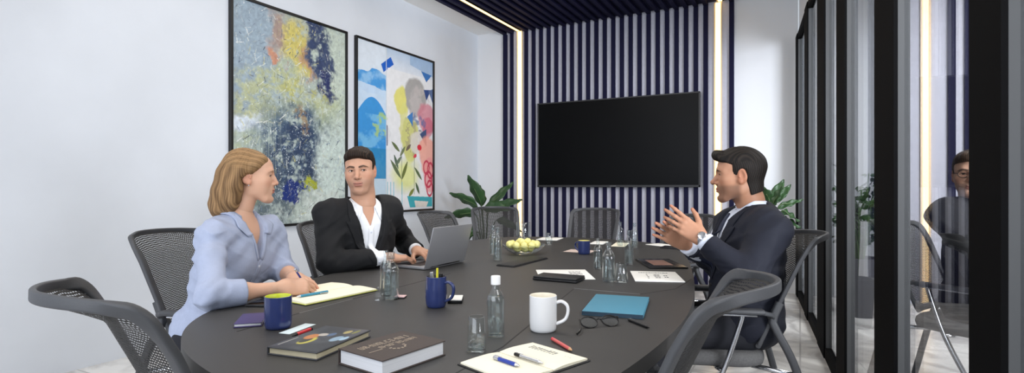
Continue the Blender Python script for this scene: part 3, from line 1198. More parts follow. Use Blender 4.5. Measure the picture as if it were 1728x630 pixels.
# --- pens
def pen(name, label, a, b, r, cols, cat='pen', z=None, zb=None, clip=True):
    """a, b: world end points (tip first); cols: [(fraction, material)]"""
    a, b = V(a), V(b)
    d = b - a
    L = d.length
    t = thing(name, label, cat, a, 0)
    q = V((0, 0, 1)).rotation_difference(d.normalized())
    t.rotation_mode = 'QUATERNION'
    t.rotation_quaternion = q
    f0 = 0.0
    nm = ['tip', 'barrel', 'cap', 'end_cap', 'ring']
    for i, (f1, m, n) in enumerate(cols):
        bm = nb()
        z0, z1 = f0 * L, f1 * L
        r0 = r * .25 if i == 0 else r
        lathe(bm, [(0, z0), (r0, z0), (r, z1 if i == 0 else z0 + .0005), (r, z1 - .0004), (r * .9, z1), (0, z1)], 14)
        obj(n, bm, m, t, auto=40)
        f0 = f1
    if clip:
        bm = nb(); box(bm, (r + .0012, 0, L * .84), (.0012, .003, L * .24), bev=.0004, seg=1); box(bm, (r * .7, 0, L * .955), (r * .9, .003, .003)); obj('clip', bm, M_CHROME, t)
    return t


M_BLUEP = mat('blue_plastic', (40, 62, 150), 0.3)
M_TEALP = mat('teal_plastic', (58, 140, 170), 0.3)
M_REDP = mat('red_plastic', (206, 52, 60), 0.35)
M_PINKP = mat('rose_plastic', (206, 96, 92), 0.4)
M_YEL = mat('yellow_plastic', (214, 206, 50), 0.4)
M_SILV = mat('silver_plastic', (190, 192, 196), 0.25, metal=.7)


def tpen(name, label, pa, pb, r, cols, z=TZ, **k):
    a, b = T(pa[0], pa[1], z + r), T(pb[0], pb[1], z + r)
    a.z += r + .0006 - r
    b.z = a.z
    return pen(name, label, a, b, r, cols, **k)


c = V((pm.x, pm.y, TZ))
pen('pen', 'yellow pen standing in the navy pen mug', c + V((.004, -.004, .010)), c + RT * .004 + V((0, 0, .132)), .004, [(.08, M_BLACKPL, 'tip'), (.9, M_YEL, 'barrel'), (1, M_YEL, 'end_cap')], clip=False)
pen('marker_pen', 'pale capped marker standing in the navy pen mug', c + V((-.006, .006, .010)), c - RT * .016 + V((0, 0, .118)), .0065, [(.08, M_BLACKPL, 'tip'), (.75, M_WHITEC, 'barrel'), (1, M_SILV, 'cap')], clip=False)
pen('marker_pen', 'black marker standing in the navy pen mug', c + V((.006, .010, .010)), c + RT * .015 + FW * .01 + V((0, 0, .112)), .0065, [(.08, M_BLACKPL, 'tip'), (.7, M_BLACKPL, 'barrel'), (1, M_BLACKPL, 'cap')], clip=False)


# --- glassware
def lathe_shell(bm, outer, wall, n=36):
    """outer profile from the base centre upwards -> closed glass shell"""
    inner = [(max(r - wall, .0005), z) for r, z in outer[1:]]
    inner[0] = (inner[0][0], outer[1][1] + .006)
    prof = outer + list(reversed(inner)) + [(0, inner[0][1])]
    return lathe(bm, prof, n)


def bottle(label, u, vb, r, h, capm=None, fill=.6, group=None, name='water_bottle', neck=.36, back=None):
    p = away(T(u, vb), r)
    t = thing(name, label, 'bottle', (p.x, p.y, TZ + 0.0004), 0, group)
    nr = r * neck
    o = [(0, 0), (r * .9, 0), (r, .005), (r, h * .60), (r * .97, h * .64), (r * .78, h * .71), (nr * 1.25, h * .775), (nr, h * .81), (nr, h * .95), (nr * 1.12, h * .955), (nr * 1.12, h * .985), (nr, h * .99)]
    bm = nb(); lathe_shell(bm, o, .0018); obj('body', bm, M_GLASS, t, smooth=True)
    fz = h * fill
    ri = r - .0026
    bm = nb(); lathe(bm, [(0, .0075), (ri * .96, .0075), (ri, .010), (ri, fz - .001), (ri - .001, fz), (0, fz)], 32); obj('water', bm, M_WATER, t, smooth=True)
    if capm:
        bm = nb()
        cr = nr * 1.35
        lathe(bm, [(0, h * .86), (cr, h * .86), (cr, h * .985), (cr * .93, h), (0, h)], 28)
        obj('cap', bm, capm, t, auto=40)
    return t


M_CAPW = mat('white_cap', (236, 236, 236), 0.4)
M_STOP = glass_mat('glass_stopper', (232, 236, 238), 1.42)
GB = 'clear water bottles on the table'
bottle('clear water bottle with white cap beside the white mug', 836.5, 572, .0245, .165, M_CAPW, .66, GB, neck=.40)
bottle('clear bottle with glass stopper between the open notebook and the pen mug', 660, 508, .0285, .172, M_STOP, .60, GB)
bottle('taller clear bottle standing just behind the stoppered bottle near the notebook', 651, 500, .022, .170, None, .74, GB)
bottle('front one of two clear bottles beside the bowl of pale balls', 839.5, 441, .0235, .182, M_STOP, .55, GB)
bottle('rear one of two clear bottles beside the bowl of pale balls', 832, 431, .0215, .176, M_STOP, .5, GB)
bottle('small clear bottle behind the carafe, left of it', 1009, 455.5, .0225, .155, None, .62, GB)
bottle('clear bottle behind the tumbler, in front of the far pair of bottles', 1061.5, 447.5, .0245, .180, M_STOP, .4, GB)
bottle('far clear bottle standing on the left pad of the distant pair', 1046.5, 416, .0225, .166, M_STOP, .3, GB)
bottle('far clear bottle nearest the clasped hands', 1070.5, 419, .0225, .166, M_STOP, .35, GB)
bottle('open clear carafe with a round shoulder beside the upturned tumbler', 1027, 477.5, .0275, .172, None, .6, GB, name='carafe', neck=.42)


def tumbler(label, u, vb, r0, r1, h, group='clear glasses on the table', name='tumbler', wall=.0018, fill=0):
    """r0 base radius, r1 top radius; open downwards or upwards does not show, so the wide end is the foot"""
    p = away(T(u, vb), r0)
    t = thing(name, label, 'glass', (p.x, p.y, TZ + 0.0004), 0, group)
    bm = nb()
    lathe_shell(bm, [(0, 0), (r0 * .93, 0), (r0, .004), (r0 + (r1 - r0) * .5, h * .5), (r1, h - .001), (r1 - wall * .5, h)], wall)
    obj('body', bm, M_GLASS, t, smooth=True)
    if fill:
        bm = nb()
        ri = r0 - wall * 1.5
        lathe(bm, [(0, .0075), (ri, .0075), (ri + (r1 - r0) * fill, h * fill), (0, h * fill)], 32)
        obj('water', bm, M_WATER, t, smooth=True)
    return t


tumbler('tapered tumbler beside the white capped bottle in the foreground', 804.5, 598, .0258, .0205, .086, fill=.16)
tumbler('tapered tumbler right of the open carafe', 1048.5, 478.5, .0285, .0225, .080)
tumbler('small tumbler on the white pad at the far table end', 926, 414, .024, .024, .085)
tumbler('tall clear glass cylinder behind the bowl of pale balls', 883, 413, .050, .050, .155, name='glass_vase')
p = T(638.5, 507)
t = thing('glass_holder', 'tiny faceted clear glass holder beside the stoppered bottle', 'glass', (p.x, p.y, TZ + .0004))
bm = nb(); lathe(bm, [(0, 0), (.014, 0), (.014, .012), (.009, .03), (.004, .046), (0, .046)], 6); obj('body', bm, M_GLASS, t)

# --- bowl with pale balls
p = away(T(883, 431), .07)
bw = thing('glass_bowl', 'shallow clear glass bowl full of pale yellow balls', 'bowl', (p.x, p.y, TZ + .0004))
bm = nb(); lathe_shell(bm, [(0, 0), (.062, 0), (.07, .004), (.10, .020), (.128, .042), (.137, .056), (.136, .0575)], .003, 48); obj('body', bm, M_GLASS, bw, smooth=True)
M_BALL = mat('pale_yellow_skin', (240, 232, 150), 0.6, var=0.16, vscale=30, bump=.35, bscale=45)
first = None
spots = [(0, 0, 0)] + [(math.cos(a) * .045, math.sin(a) * .045, .001) for a in [k * PI / 3 + .2 for k in range(6)]]
spots += [(math.cos(a) * .085, math.sin(a) * .085, .024) for a in [k * 2 * PI / 11 + .1 for k in range(11)]]
spots += [(math.cos(a) * .027, math.sin(a) * .027, .040) for a in (.7, 2.8, 4.9)]
for i, (x, y, z) in enumerate(spots):
    if first is None:
        bm = nb()
        bmesh.ops.create_icosphere(bm, subdivisions=3, radius=.0222)
        for v in bm.verts:
            v.co *= 1 + .05 * math.sin(7 * v.co.x * 60) * math.cos(v.co.y * 150) + .03 * math.sin(v.co.z * 300)
            v.co.z *= .93
        first = o = obj('pale_ball', bm, M_BALL, None, smooth=True)
    else:
        o = first.copy()
        COL.objects.link(o)
    o.location = (p.x + x, p.y + y, TZ + .0335 + z)
    o.rotation_euler = (i * 1.3, i * .7, i * 2.1)
    tag(o, 'pale yellow ball heaped with others in the clear glass bowl', 'ball', 'pale yellow balls in the glass bowl')


# --- books
def book(name, label, r, th, cover, pages, spine='x-'):
    t = on_table(name, label, 'book', r)
    ct = .0028
    bm = nb()
    box(bm, (0, 0, ct / 2), (r.w, r.h, ct), bev=.0008, seg=1)
    box(bm, (0, 0, th - ct / 2), (r.w, r.h, ct), bev=.0008, seg=1)
    if spine == 'x-': box(bm, (-r.w / 2 + ct / 2, 0, th / 2), (ct, r.h, th - .001), bev=.0008, seg=1)
    if spine == 'y+': box(bm, (0, r.sy * (r.h / 2 - ct / 2), th / 2), (r.w, ct, th - .001), bev=.0008, seg=1)
    if spine == 'y-': box(bm, (0, -r.sy * (r.h / 2 - ct / 2), th / 2), (r.w, ct, th - .001), bev=.0008, seg=1)
    obj('cover', bm, cover, t)
    bm = nb(); box(bm, (0, 0, th / 2), (r.w - .009, r.h - .009, th - 2 * ct)); obj('pages', bm, pages, t)
    return t


def page_mat(name, col):
    m = mat(name, col, .85, var=.10, vscale=40, stretch=(.1, .1, 40))
    return m


M_PG = page_mat('page_block', (216, 217, 220))
M_PGT = page_mat('page_block_tan', (204, 194, 164))
# brown book: corners A left, B far, C right, D near (top face)
rb = Rect((577, 587), (684, 557), (747, 577), (638, 612), TZ + .036)
M_BROWN = mat('brown_cloth', (66, 56, 52), .6, bump=.1, bscale=300)
t = book('thick_book', 'thick dark brown book with pale lettering in the foreground', rb, .036, M_BROWN, M_PG, spine='y-')
bm = nb()
g = random.Random(3)
zt = .0362
# lettering reads from the far side; letters are a few pixels tall, drawn as upright strokes with bars
def glyphs(bm, x0, x1, y, hgt, n):
    wd = (x1 - x0) / n
    for k in range(n):
        x = x0 + (k + .5) * wd
        for s in (-1, 1):
            if g.random() < .8: box(bm, (x + s * wd * .27, y, zt), (wd * .16, hgt, .0004))
        for yy in (-1, 0, 1):
            if g.random() < .5: box(bm, (x, y + yy * hgt * .42, zt), (wd * .62, hgt * .16, .0004))
sy = rb.sy
glyphs(bm, -.38 * rb.w, .40 * rb.w, -sy * .20 * rb.h, rb.h * .13, 12)
glyphs(bm, -.20 * rb.w, .38 * rb.w, -sy * .02 * rb.h, rb.h * .10, 11)
box(bm, (-.30 * rb.w, sy * .06 * rb.h, zt), (.2 * rb.w, .012 * rb.h, .0004))
for k in range(7):
    a = k / 6 * PI
    box(bm, (-.02 * rb.w + .10 * rb.w * math.cos(a), sy * (.12 + .12 * math.sin(a)) * rb.h, zt), (.035 * rb.w, .03 * rb.h, .0004), rot_z(a))
obj('lettering', bm, mat('pale_gold', (172, 156, 136), .4, metal=.2), t)

rg = Rect((456, 584), (559, 546), (617, 562), (529, 598), TZ + .019)
M_GREYB = mat('slate_cover', (62, 64, 70), .4)
t = book('picture_book', 'slim slate grey picture book beside the thick brown book', rg, .019, M_GREYB, M_PGT, spine='y-')


def paint_cover():
    h, w = 90, 130
    yy, xx = np.mgrid[0:h, 0:w]
    u, v = xx / w, yy / h
    img = np.ones((h, w, 3)) * L3((64, 66, 72))
    n = fbm2(h, w, 30, 301)
    blend(img, np.clip((n - .4) * 3, 0, 1), L3((84, 86, 92)))
    E = lambda cx, cy, rx, ry: np.clip((1 - np.sqrt(((u - cx) / rx) ** 2 + ((v - cy) / ry) ** 2)) * 5, 0, 1)
    blend(img, E(.34, .62, .17, .13), L3((196, 186, 84)))
    blend(img, E(.35, .66, .13, .09), L3((66, 66, 66)))
    blend(img, E(.50, .72, .13, .12), L3((196, 128, 80)))
    blend(img, E(.62, .60, .07, .1), L3((206, 196, 186)), .8)
    blend(img, E(.66, .46, .09, .07), L3((86, 106, 136)))
    blend(img, E(.52, .2, .13, .10), L3((150, 176, 196)), .9)
    blend(img, E(.56, .08, .1, .06), L3((170, 200, 220)), .9)
    blend(img, E(.82, .28, .09, .07), L3((180, 166, 110)), .9)
    blend(img, E(.86, .14, .1, .04), L3((140, 140, 60)), .8)
    blend(img, ((np.abs(v - .92) < .012) & (u > .08) & (u < .42)).astype(float), L3((196, 194, 186)), .8)
    return img


sx = 1
Mx = Matrix(((1, 0, 0, -rg.w / 2 + .004), (0, 0, 1, -rg.h / 2 + .004), (0, -1, 0, .0194), (0, 0, 0, 1)))
img = paint_cover()
if rg.sy < 0: img = img[::-1]
art_panel('cover_picture', img, rg.w - .008, rg.h - .008, mat('cover_print', (255, 255, 255), .35, vcol=True), t, Mx)

# --- card and red pen by the grey book
r = Rect((469, 563), (517, 547), (531, 548.5), (490, 565.5))
t = on_table('paper_slip', 'pale blue white paper slip lying between navy mug and grey book', 'paper', r)
slab('sheet', r, .0012, mat('pale_blue_paper', (216, 230, 232), .8), t)
tpen('pen', 'short red pen with black end beside the pale paper slip', (493, 568), (526, 555.5), .0050, [(.22, M_BLACKPL, 'tip'), (.92, M_REDP, 'barrel'), (1, M_BLACKPL, 'end_cap')], clip=False)

# --- woman's things
r = Rect((396, 545), (412, 528), (452, 529.5), (440, 547), TZ + .012)
t = on_table('pocket_notebook', 'purple notebook lying left of the lime lined mug', 'notebook', r)
M_PURP = mat('purple_cover', (66, 56, 104), .6)
slab('cover', r, .003, M_PURP, t); slab('pages', r, .007, M_PG, t, z0=.003, dx=-.004, dy=-.004); slab('cover', r, .002, M_PURP, t, z0=.010)
r = Rect((418, 517), (446, 506), (482, 510.5), (458, 521.5))
t = on_table('phone_case', 'flat black phone case under the writing arm of the woman', 'phone case', r)
slab('body', r, .009, M_BLACKLE, t, bev=.003)
slab('screen', r, .0006, mat('phone_glass', (10, 10, 12), .12), t, z0=.009, dx=-.012, dy=-.012)

# open notebook: A far-left B far-right C near-right D near-left
rn = Rect((545, 473.5), (626, 484.5), (527, 513.5), (452, 498.5), TZ + .012)


def open_book(name, label, r, cover, page, th=.010, axis='y', edge=None):
    """two leaf blocks that rise towards the gutter; the spine runs across the middle of local y (axis 'y') or local x"""
    t = on_table(name, label, 'notebook', r)
    bm = nb(); box(bm, (0, 0, .0012), (r.w + .008, r.h + .008, .0024), bev=.0009, seg=1); obj('cover', bm, cover, t)
    A, B = (r.w, r.h) if axis == 'x' else (r.h, r.w)            # A crosses the spine
    for s in (-1, 1):
        bm = nb()
        n = 10
        top, bot = [], []
        for k in range(n + 1):
            f = k / n
            xx = s * (.0015 + f * (A / 2 - .003))
            zz = .0026 + th * (.35 + .65 * math.sin(min(1, f * 2.2 + .12) * PI / 2)) * (1 - .45 * f ** 2)
            top.append((xx, zz)); bot.append((xx, .0026))
        loop = top + bot[::-1]
        va = []
        for side in (-1, 1):
            q = side * (B / 2 - .002)
            va.append([bm.verts.new((x, q, z) if axis == 'x' else (q, x, z)) for x, z in loop])
        L = len(loop)
        for k in range(L):
            bm.faces.new((va[0][k], va[0][(k + 1) % L], va[1][(k + 1) % L], va[1][k]))
        bm.faces.new(va[0]); bm.faces.new(list(reversed(va[1])))
        obj('pages', bm, page, t, auto=50)
    if edge:
        bm = nb()
        box(bm, ((0, r.sy * -(r.h / 2 + .001), .006)), (r.w * .0 + .001, .001, .001))
        bm.free()
    return t


t = open_book('open_notebook', 'open cream notebook the blonde woman is writing in', rn, mat('lime_black_cover', (40, 42, 30), .6), M_CREAM, .010, axis='x')
bm = nb(); box(bm, (rn.w * .25, 0, .0033), (rn.w * .5 + .004, rn.h + .003, .0016)); obj('end_paper', bm, mat('lime_paper', (186, 190, 70), .8), t)
tpen('pen', 'teal pen lying on the open cream notebook', (500, 501.5), (553, 492.5), .0048, [(.12, M_SILV, 'tip'), (.85, M_TEALP, 'barrel'), (1, M_TEALP, 'end_cap')], z=TZ + .0125)

# --- note block, pink eraser
r = Rect((752, 507), (762, 498.5), (779, 499), (783, 507.5), TZ + .012)
t = on_table('note_block', 'small block of white notes in a black tray behind the pen mug', 'note pad', r)
slab('tray', r, .010, M_BLACKPL, t); slab('notes', r, .003, M_WHITEPAP, t, z0=.010, dx=-.003, dy=-.003)
r = Rect((667, 500), (672, 496.5), (684, 500.5), (680, 504), TZ + .006)
t = on_table('eraser', 'small pink and black eraser beside the stoppered bottle', 'eraser', r)
slab('sleeve', r, .004, M_BLACKPL, t); slab('rubber', r, .003, mat('pink_rubber', (226, 190, 190), .8), t, z0=.004)

# --- laptop: hinge along world y, screen back towards +x
M_ALU = mat('laptop_grey', (150, 150, 153), .38, metal=.55)
lp = thing('laptop', 'open grey laptop in front of the man in the black blazer', 'laptop', (-1.62, 2.352, TZ + .0004), math.radians(-2))
lw, ld = .338, .225
bm = nb(); box(bm, (-ld / 2, 0, .0085), (ld, lw, .013), bev=.003); 
for sx_ in (-.02, -.2):
    for sy_ in (-.14, .14): box(bm, (sx_, sy_, .001), (.012, .02, .002))
base = obj('base', bm, M_ALU, lp, auto=40)
bm = nb(); box(bm, (-ld * .40, 0, .0152), (ld * .42, lw * .86, .001)); obj('keyboard', bm, M_BLACKPL, base)
bm = nb(); box(bm, (-ld * .82, 0, .0152), (ld * .26, lw * .34, .0006), bev=.0002, seg=1); obj('trackpad', bm, mat('trackpad', (110, 110, 113), .3), base)
tilt = math.radians(15)
R = Matrix.Rotation(tilt, 3, 'Y')
bm = nb(); box(bm, R @ V((.004, 0, .103)) + V((0, 0, .012)), (.006, lw, .206), R, bev=.002); lid = obj('screen_lid', bm, M_ALU, lp, auto=40)
bm = nb(); box(bm, R @ V((.0006, 0, .105)) + V((0, 0, .012)), (.0006, lw - .014, .190), R); obj('display', bm, mat('display_glass', (12, 13, 16), .15), lid)
bm = nb(); tube(bm, [(.003, -.12, .013), (.003, .12, .013)], .0055); obj('hinge', bm, M_BLACKPL, lp, smooth=True)

# --- black folder, paper with black phone
r = Rect((845, 450), (875, 452.5), (918, 437), (889, 434.8))
t = on_table('leather_folder', 'thin black folder lying in front of the bowl of pale balls', 'folder', r)
slab('cover', r, .005, M_BLACKLE, t, bev=.002); slab('flap', r, .003, M_BLACKLE, t, z0=.005, dx=-.008, dy=-.008)
r = Rect((907, 456), (992, 456), (1000, 472), (909, 473))
t = on_table('paper_sheet', 'white printed sheet under the thick black wallet', 'paper', r)
slab('sheet', r, .0012, M_WHITEPAP, t)
text_rows(t, r, .62, .86, .2, .75, 7, .0014, INK, 5)
rw = Rect((909, 462), (926, 457), (979, 468.5), (963, 477), TZ + .018)
t = on_table('wallet', 'thick black wallet resting on the white printed sheet', 'wallet', rw, z=TZ + .0015)
slab('body', rw, .009, M_BLACKLE, t, bev=.003); slab('flap', rw, .0075, M_BLACKLE, t, z0=.0092, bev=.003, dx=-.004, dy=-.003)
bm = nb(); box(bm, (rw.w * .47, 0, .009), (.006, .018, .010), bev=.002); obj('clasp', bm, M_BLACKPL, t)

# --- teal notebook
r = Rect((984, 525), (1005, 495.5), (1097, 503), (1083, 533), TZ + .013)
t = on_table('hardcover_notebook', 'teal hardcover notebook at the right edge of the table', 'notebook', r)
M_TEAL = mat('teal_cloth', (70, 132, 156), .6, bump=.06, bscale=300)
slab('cover', r, .003, M_TEAL, t); slab('pages', r, .007, M_PG, t, z0=.003, dx=-.006, dy=-.006); slab('cover', r, .003, M_TEAL, t, z0=.010)
bm = nb(); box(bm, (0, -r.sy * (r.h / 2 - .001), .0065) if False else (-r.w / 2 + .0012, 0, .0065), (.0024, r.h, .0128)); obj('spine', bm, mat('dark_teal', (40, 60, 76), .6), t)

# --- spectacles
p0, p1 = T(992, 553, TZ + .02), T(1042, 551, TZ + .02)
cdir = V((p1.x - p0.x, p1.y - p0.y, 0)).normalized()
sp = thing('eyeglasses', 'black rimmed eyeglasses lying open in front of the teal notebook', 'eyeglasses', (T(1016, 553).x, T(1016, 553).y, TZ + .0004), math.atan2(cdir.y, cdir.x) + math.radians(8))
M_TORT = mat('black_acetate', (18, 17, 17), .25)
lean = Matrix.Rotation(math.radians(-52), 3, 'X')
bm = nb()
for s in (-1, 1):
    pts = [lean @ V((s * .034 + .026 * math.cos(a), 0, .021 + .0195 * math.sin(a))) for a in [2 * PI * k / 28 for k in range(28)]]
    sweep(bm, pts, rrect(.004, .0035, .001, 2), closed=True, hints=[(q - lean @ V((s * .034, 0, .021))) for q in pts])
tube(bm, [lean @ V((-.010, 0, .028)), lean @ V((0, -.001, .031)), lean @ V((.010, 0, .028))], .0022)
obj('rims', bm, M_TORT, sp, auto=50)
for s in (-1, 1):
    bm = nb()
    n = 24
    vs = [bm.verts.new(lean @ V((s * .034 + .0245 * math.cos(2 * PI * k / n), 0, .021 + .018 * math.sin(2 * PI * k / n)))) for k in range(n)]
    bm.faces.new(vs)
    bmesh.ops.solidify(bm, geom=bm.faces[:], thickness=.001)
    obj('lens', bm, M_GLASS, sp)
    bm = nb()
    a = lean @ V((s * .061, 0, .03))
    e = V((s * .058, -.075, .0035)) if s < 0 else V((s * .012, a.y - .045 + .06, .004))
    if s < 0:
        pth = [a, a + V((-.002, -.006, 0)), V((-.085, -.040, .010)), V((-.105, -.060, .004))]
    else:
        pth = [a, a + V((.003, .004, 0)), V((.05, .06, .012)), V((.030, .075, .004))]
    sweep(bm, smooth_path(pth, 5), rrect(.0035, .007, .0012, 2), hints=V((0, 0, 1)))
    obj('temple', bm, M_TORT, sp, auto=50)

tpen('pen', 'short black pen right of the eyeglasses', (1096, 554), (1061, 540), .0045, [(.12, M_BLACKPL, 'tip'), (.9, M_BLACKPL, 'barrel'), (1, M_BLACKPL, 'end_cap')])

# --- open folder in the foreground
rf = Rect((778, 609), (899, 575.5), (993, 603.5), (866, 645), TZ + .010)
t = open_book('open_folder', 'open dark notebook folder with cream pages in the near foreground', rf, M_BLACKLE, M_CREAM, .007, axis='x')
text_rows(t, rf, .63, .90, .14, .62, 9, .0082, mat('print_grey', (150, 150, 146), .8), 9, gap=.35)
text_rows(t, rf, (.70), .88, .74, .86, 3, .0078, mat('print_pale', (186, 184, 172), .8), 12)
bm = nb(); box(bm, (-rf.w * .22, rf.sy * -.02 * rf.h, .0078), (.022, rf.h * .50, .0012), bev=.0004, seg=1); obj('pen_slot', bm, mat('slot_tan', (150, 136, 104), .7), t)
def on_rect(r, fx, fy, z):
    q = r.c + r.x * ((fx - .5) * r.w) + r.y * ((fy - .5) * r.h)
    return V((q.x, q.y, z))
pen('pen', 'dark blue pen lying on the left page of the open folder', on_rect(rf, .28, .70, TZ + .0142), on_rect(rf, .28, .24, TZ + .0142), .0048, [(.14, M_SILV, 'tip'), (.8, M_BLUEP, 'barrel'), (1, M_SILV, 'cap')])
pen('pen', 'silver pen in the gutter of the open folder', on_rect(rf, .515, .80, TZ + .0125), on_rect(rf, .515, .30, TZ + .0125), .0042, [(.14, M_SILV, 'tip'), (.8, M_SILV, 'barrel'), (1, M_BLACKPL, 'cap')])
tpen('pencil', 'rose red crayon pencil lying behind the open folder', (965, 592), (932, 572.5), .0046, [(.1, mat('wood_tip', (206, 160, 120), .7), 'tip'), (.93, M_PINKP, 'barrel'), (1, M_REDP, 'end_cap')], cat='pencil', clip=False)

# --- printed sheet, tablet and the far stationery
r = Rect((1061.5, 459), (1136, 460.5), (1160, 477.5), (1074, 475.5))
t = on_table('paper_stack', 'thin stack of printed cream sheets beside the tablet', 'paper', r)
slab('sheet', r, .004, M_WHITEPAP, t)
text_rows(t, r, .16, .8, .12, .24, 1, .0043, INK, 3)
text_rows(t, r, .3, .34, .3, .8, 4, .0043, INK, 4)
text_rows(t, r, .46, .58, .35, .75, 3, .0043, INKD, 6)
text_rows(t, r, .66, .74, .4, .7, 2, .0043, INKD, 8)
r = Rect((1078.5, 437), (1139, 437), (1152, 451.5), (1088, 451.5), TZ + .008)
t = on_table('tablet', 'black tablet lying near the elbow of the man in navy', 'tablet', r)
slab('body', r, .008, M_BLACKPL, t, bev=.003)
slab('screen', r, .0006, mat('tablet_screen', (26, 24, 24), .25), t, z0=.008, dx=-.012, dy=-.012)
slab('picture', r, .0004, mat('screen_picture', (128, 96, 84), .35), t, z0=.0087, w=r.w * .52, h=r.h * .6, cx=-r.w * .04)
r = Rect((1092, 413), (1112, 411.5), (1142, 415), (1118, 417.5))
t = on_table('paper_sheet', 'white sheet on the table below the clasped hands', 'paper', r)
slab('sheet', r, .003, M_WHITEPAP, t)
r = Rect((1114, 419), (1122, 416.8), (1150, 418.5), (1142, 421.5))
t = on_table('phone', 'black phone on the table below the clasped hands', 'phone', r)
slab('body', r, .009, M_BLACKPL, t, bev=.002); slab('screen', r, .0005, mat('phone_glass'), t, z0=.009, dx=-.006, dy=-.006)
r = Rect((904, 405), (918, 401.5), (949, 402.5), (940, 407))
t = on_table('writing_pad', 'white writing pad at the far end of the table behind the bowl', 'note pad', r)
slab('sheets', r, .004, M_WHITEPAP, t)
r = Rect((953, 424), (968, 420), (1003, 424.5), (992, 429))
t = on_table('napkin', 'pinkish napkin under the small far navy mug', 'napkin', r)
slab('cloth', r, .0004, mat('pinkish_paper', (206, 186, 176), .8), t)
r = Rect((994, 412), (1006, 407.5), (1025, 409), (1018, 413.5))
t = on_table('writing_pad', 'white writing pad behind the small far navy mug', 'note pad', r)
slab('sheets', r, .004, M_WHITEPAP, t)
r = Rect((1029, 415.5), (1042, 409.5), (1060, 410.5), (1056, 417.5))
t = on_table('writing_pad', 'cream writing pad under the far left bottle of the distant pair', 'note pad', r)
slab('sheets', r, .0004, M_CREAM, t)


# ---------------------------------------------------------------- plants
M_LEAF = mat('dark_leaf', (44, 74, 40), .38, var=.25, vscale=5)
M_STEM = mat('leaf_stem', (66, 88, 48), .6)
M_POT = mat('grey_pot', (74, 74, 78), .6)
M_SOIL = mat('soil', (40, 30, 22), .95, bump=.6, bscale=60)


def leaf_mesh(base, d, L, wd, droop, fold=.25, twist=0.0):
    bm = nb()
    d = V(d).normalized()
    side = d.cross(V((0, 0, 1)))
    if side.length < .1: side = V((1, 0, 0))
    side.normalize()
    side = Matrix.Rotation(twist, 3, d) @ side
    n, m = 14, 6
    g = []
    for i in range(n + 1):
        f = i / n
        w = wd * math.sin(PI * min(1, f ** .8 * .97 + .015)) ** .75 * (1 - .35 * f)
        c = V(base) + d * (L * f) + V((0, 0, -1)) * (droop * L * f * f)
        up = side.cross(d)
        g.append([bm.verts.new(c + side * (w * s) + up * (fold * w * abs(s) + .012 * math.sin(f * 17 + 3 * s) * abs(s))) for s in [(-1 + 2 * k / m) for k in range(m + 1)]])
    for i in range(n):
        for k in range(m):
            bm.faces.new((g[i][k], g[i][k + 1], g[i + 1][k + 1], g[i + 1][k]))
    bmesh.ops.recalc_face_normals(bm, faces=bm.faces[:])
    bmesh.ops.solidify(bm, geom=bm.faces[:], thickness=.0022)
    return bm


def plant(name, label, loc, leaves, pr=.17, ph=.42):
    t = thing(name, label, 'plant', loc)
    bm = nb(); lathe(bm, [(0, 0), (pr * .75, 0), (pr * .8, .01), (pr, ph - .02), (pr, ph), (pr - .015, ph), (pr - .02, ph - .05), (0, ph - .05)], 40); obj('pot', bm, M_POT, t, auto=40)
    bm = nb(); lathe(bm, [(0, ph - .03), (pr - .02, ph - .035), (pr - .02, ph - .05), (0, ph - .05)], 32); obj('soil', bm, M_SOIL, t, smooth=True)
    for (bx, by, bz), d, L, wd, dr, tw in leaves:
        b = V((bx, by, bz))
        lf = obj('leaf', leaf_mesh(b, d, L, wd, dr, twist=tw), M_LEAF, t, smooth=True)
        bm = nb()
        tube(bm, smooth_path([V((bx * .15, by * .15, ph - .05)), V((bx * .55, by * .55, (ph + bz) * .5)), b, b + V(d).normalized() * (L * .5) + V((0, 0, -dr * L * .25 + .002))], 6), .006, 8)
        obj('leaf_stem', bm, M_STEM, lf, smooth=True)
    return t


def lv(px, py, ox, oy, depth, L, wd, ang, back=0.0, dr=.12, tw=.9):
    """leaf whose base shows at pixel (px, py) with in-picture angle ang (degrees, 0 right, 90 up)"""
    q = P(px, py, depth)
    d = RT * math.cos(math.radians(ang)) + UP * math.sin(math.radians(ang)) + FW * back
    return ((q.x - ox, q.y - oy, q.z), d, L, wd, dr, tw)


o1 = P(818, 400, 6.55)
ll = [lv(812, 345, o1.x, o1.y, 6.5, .42, .10, 112, -.2, .1, .5), lv(806, 350, o1.x, o1.y, 6.45, .40, .085, 148, .1, .12, .9), lv(802, 362, o1.x, o1.y, 6.35, .36, .085, 172, -.2, .25, .9),
      lv(824, 352, o1.x, o1.y, 6.55, .48, .075, 50, .2, .1, .7), lv(826, 356, o1.x, o1.y, 6.4, .42, .085, 22, -.2, .06, .9), lv(816, 352, o1.x, o1.y, 6.3, .34, .09, 10, -.4, .2, 1.0),
      lv(800, 388, o1.x, o1.y, 6.3, .26, .06, 165, -.2, .3, 1.0), lv(806, 392, o1.x, o1.y, 6.3, .24, .06, 200, -.3, .3, 1.0), lv(838, 372, o1.x, o1.y, 6.4, .3, .07, -10, .2, .3, .9), lv(812, 348, o1.x, o1.y, 6.6, .36, .08, 95, .5, .2, .5)]
plant('potted_plant', 'broad leaved potted plant in the corner left of the television', (o1.x, o1.y, 0), ll)
o2 = P(1312, 400, 4.75)
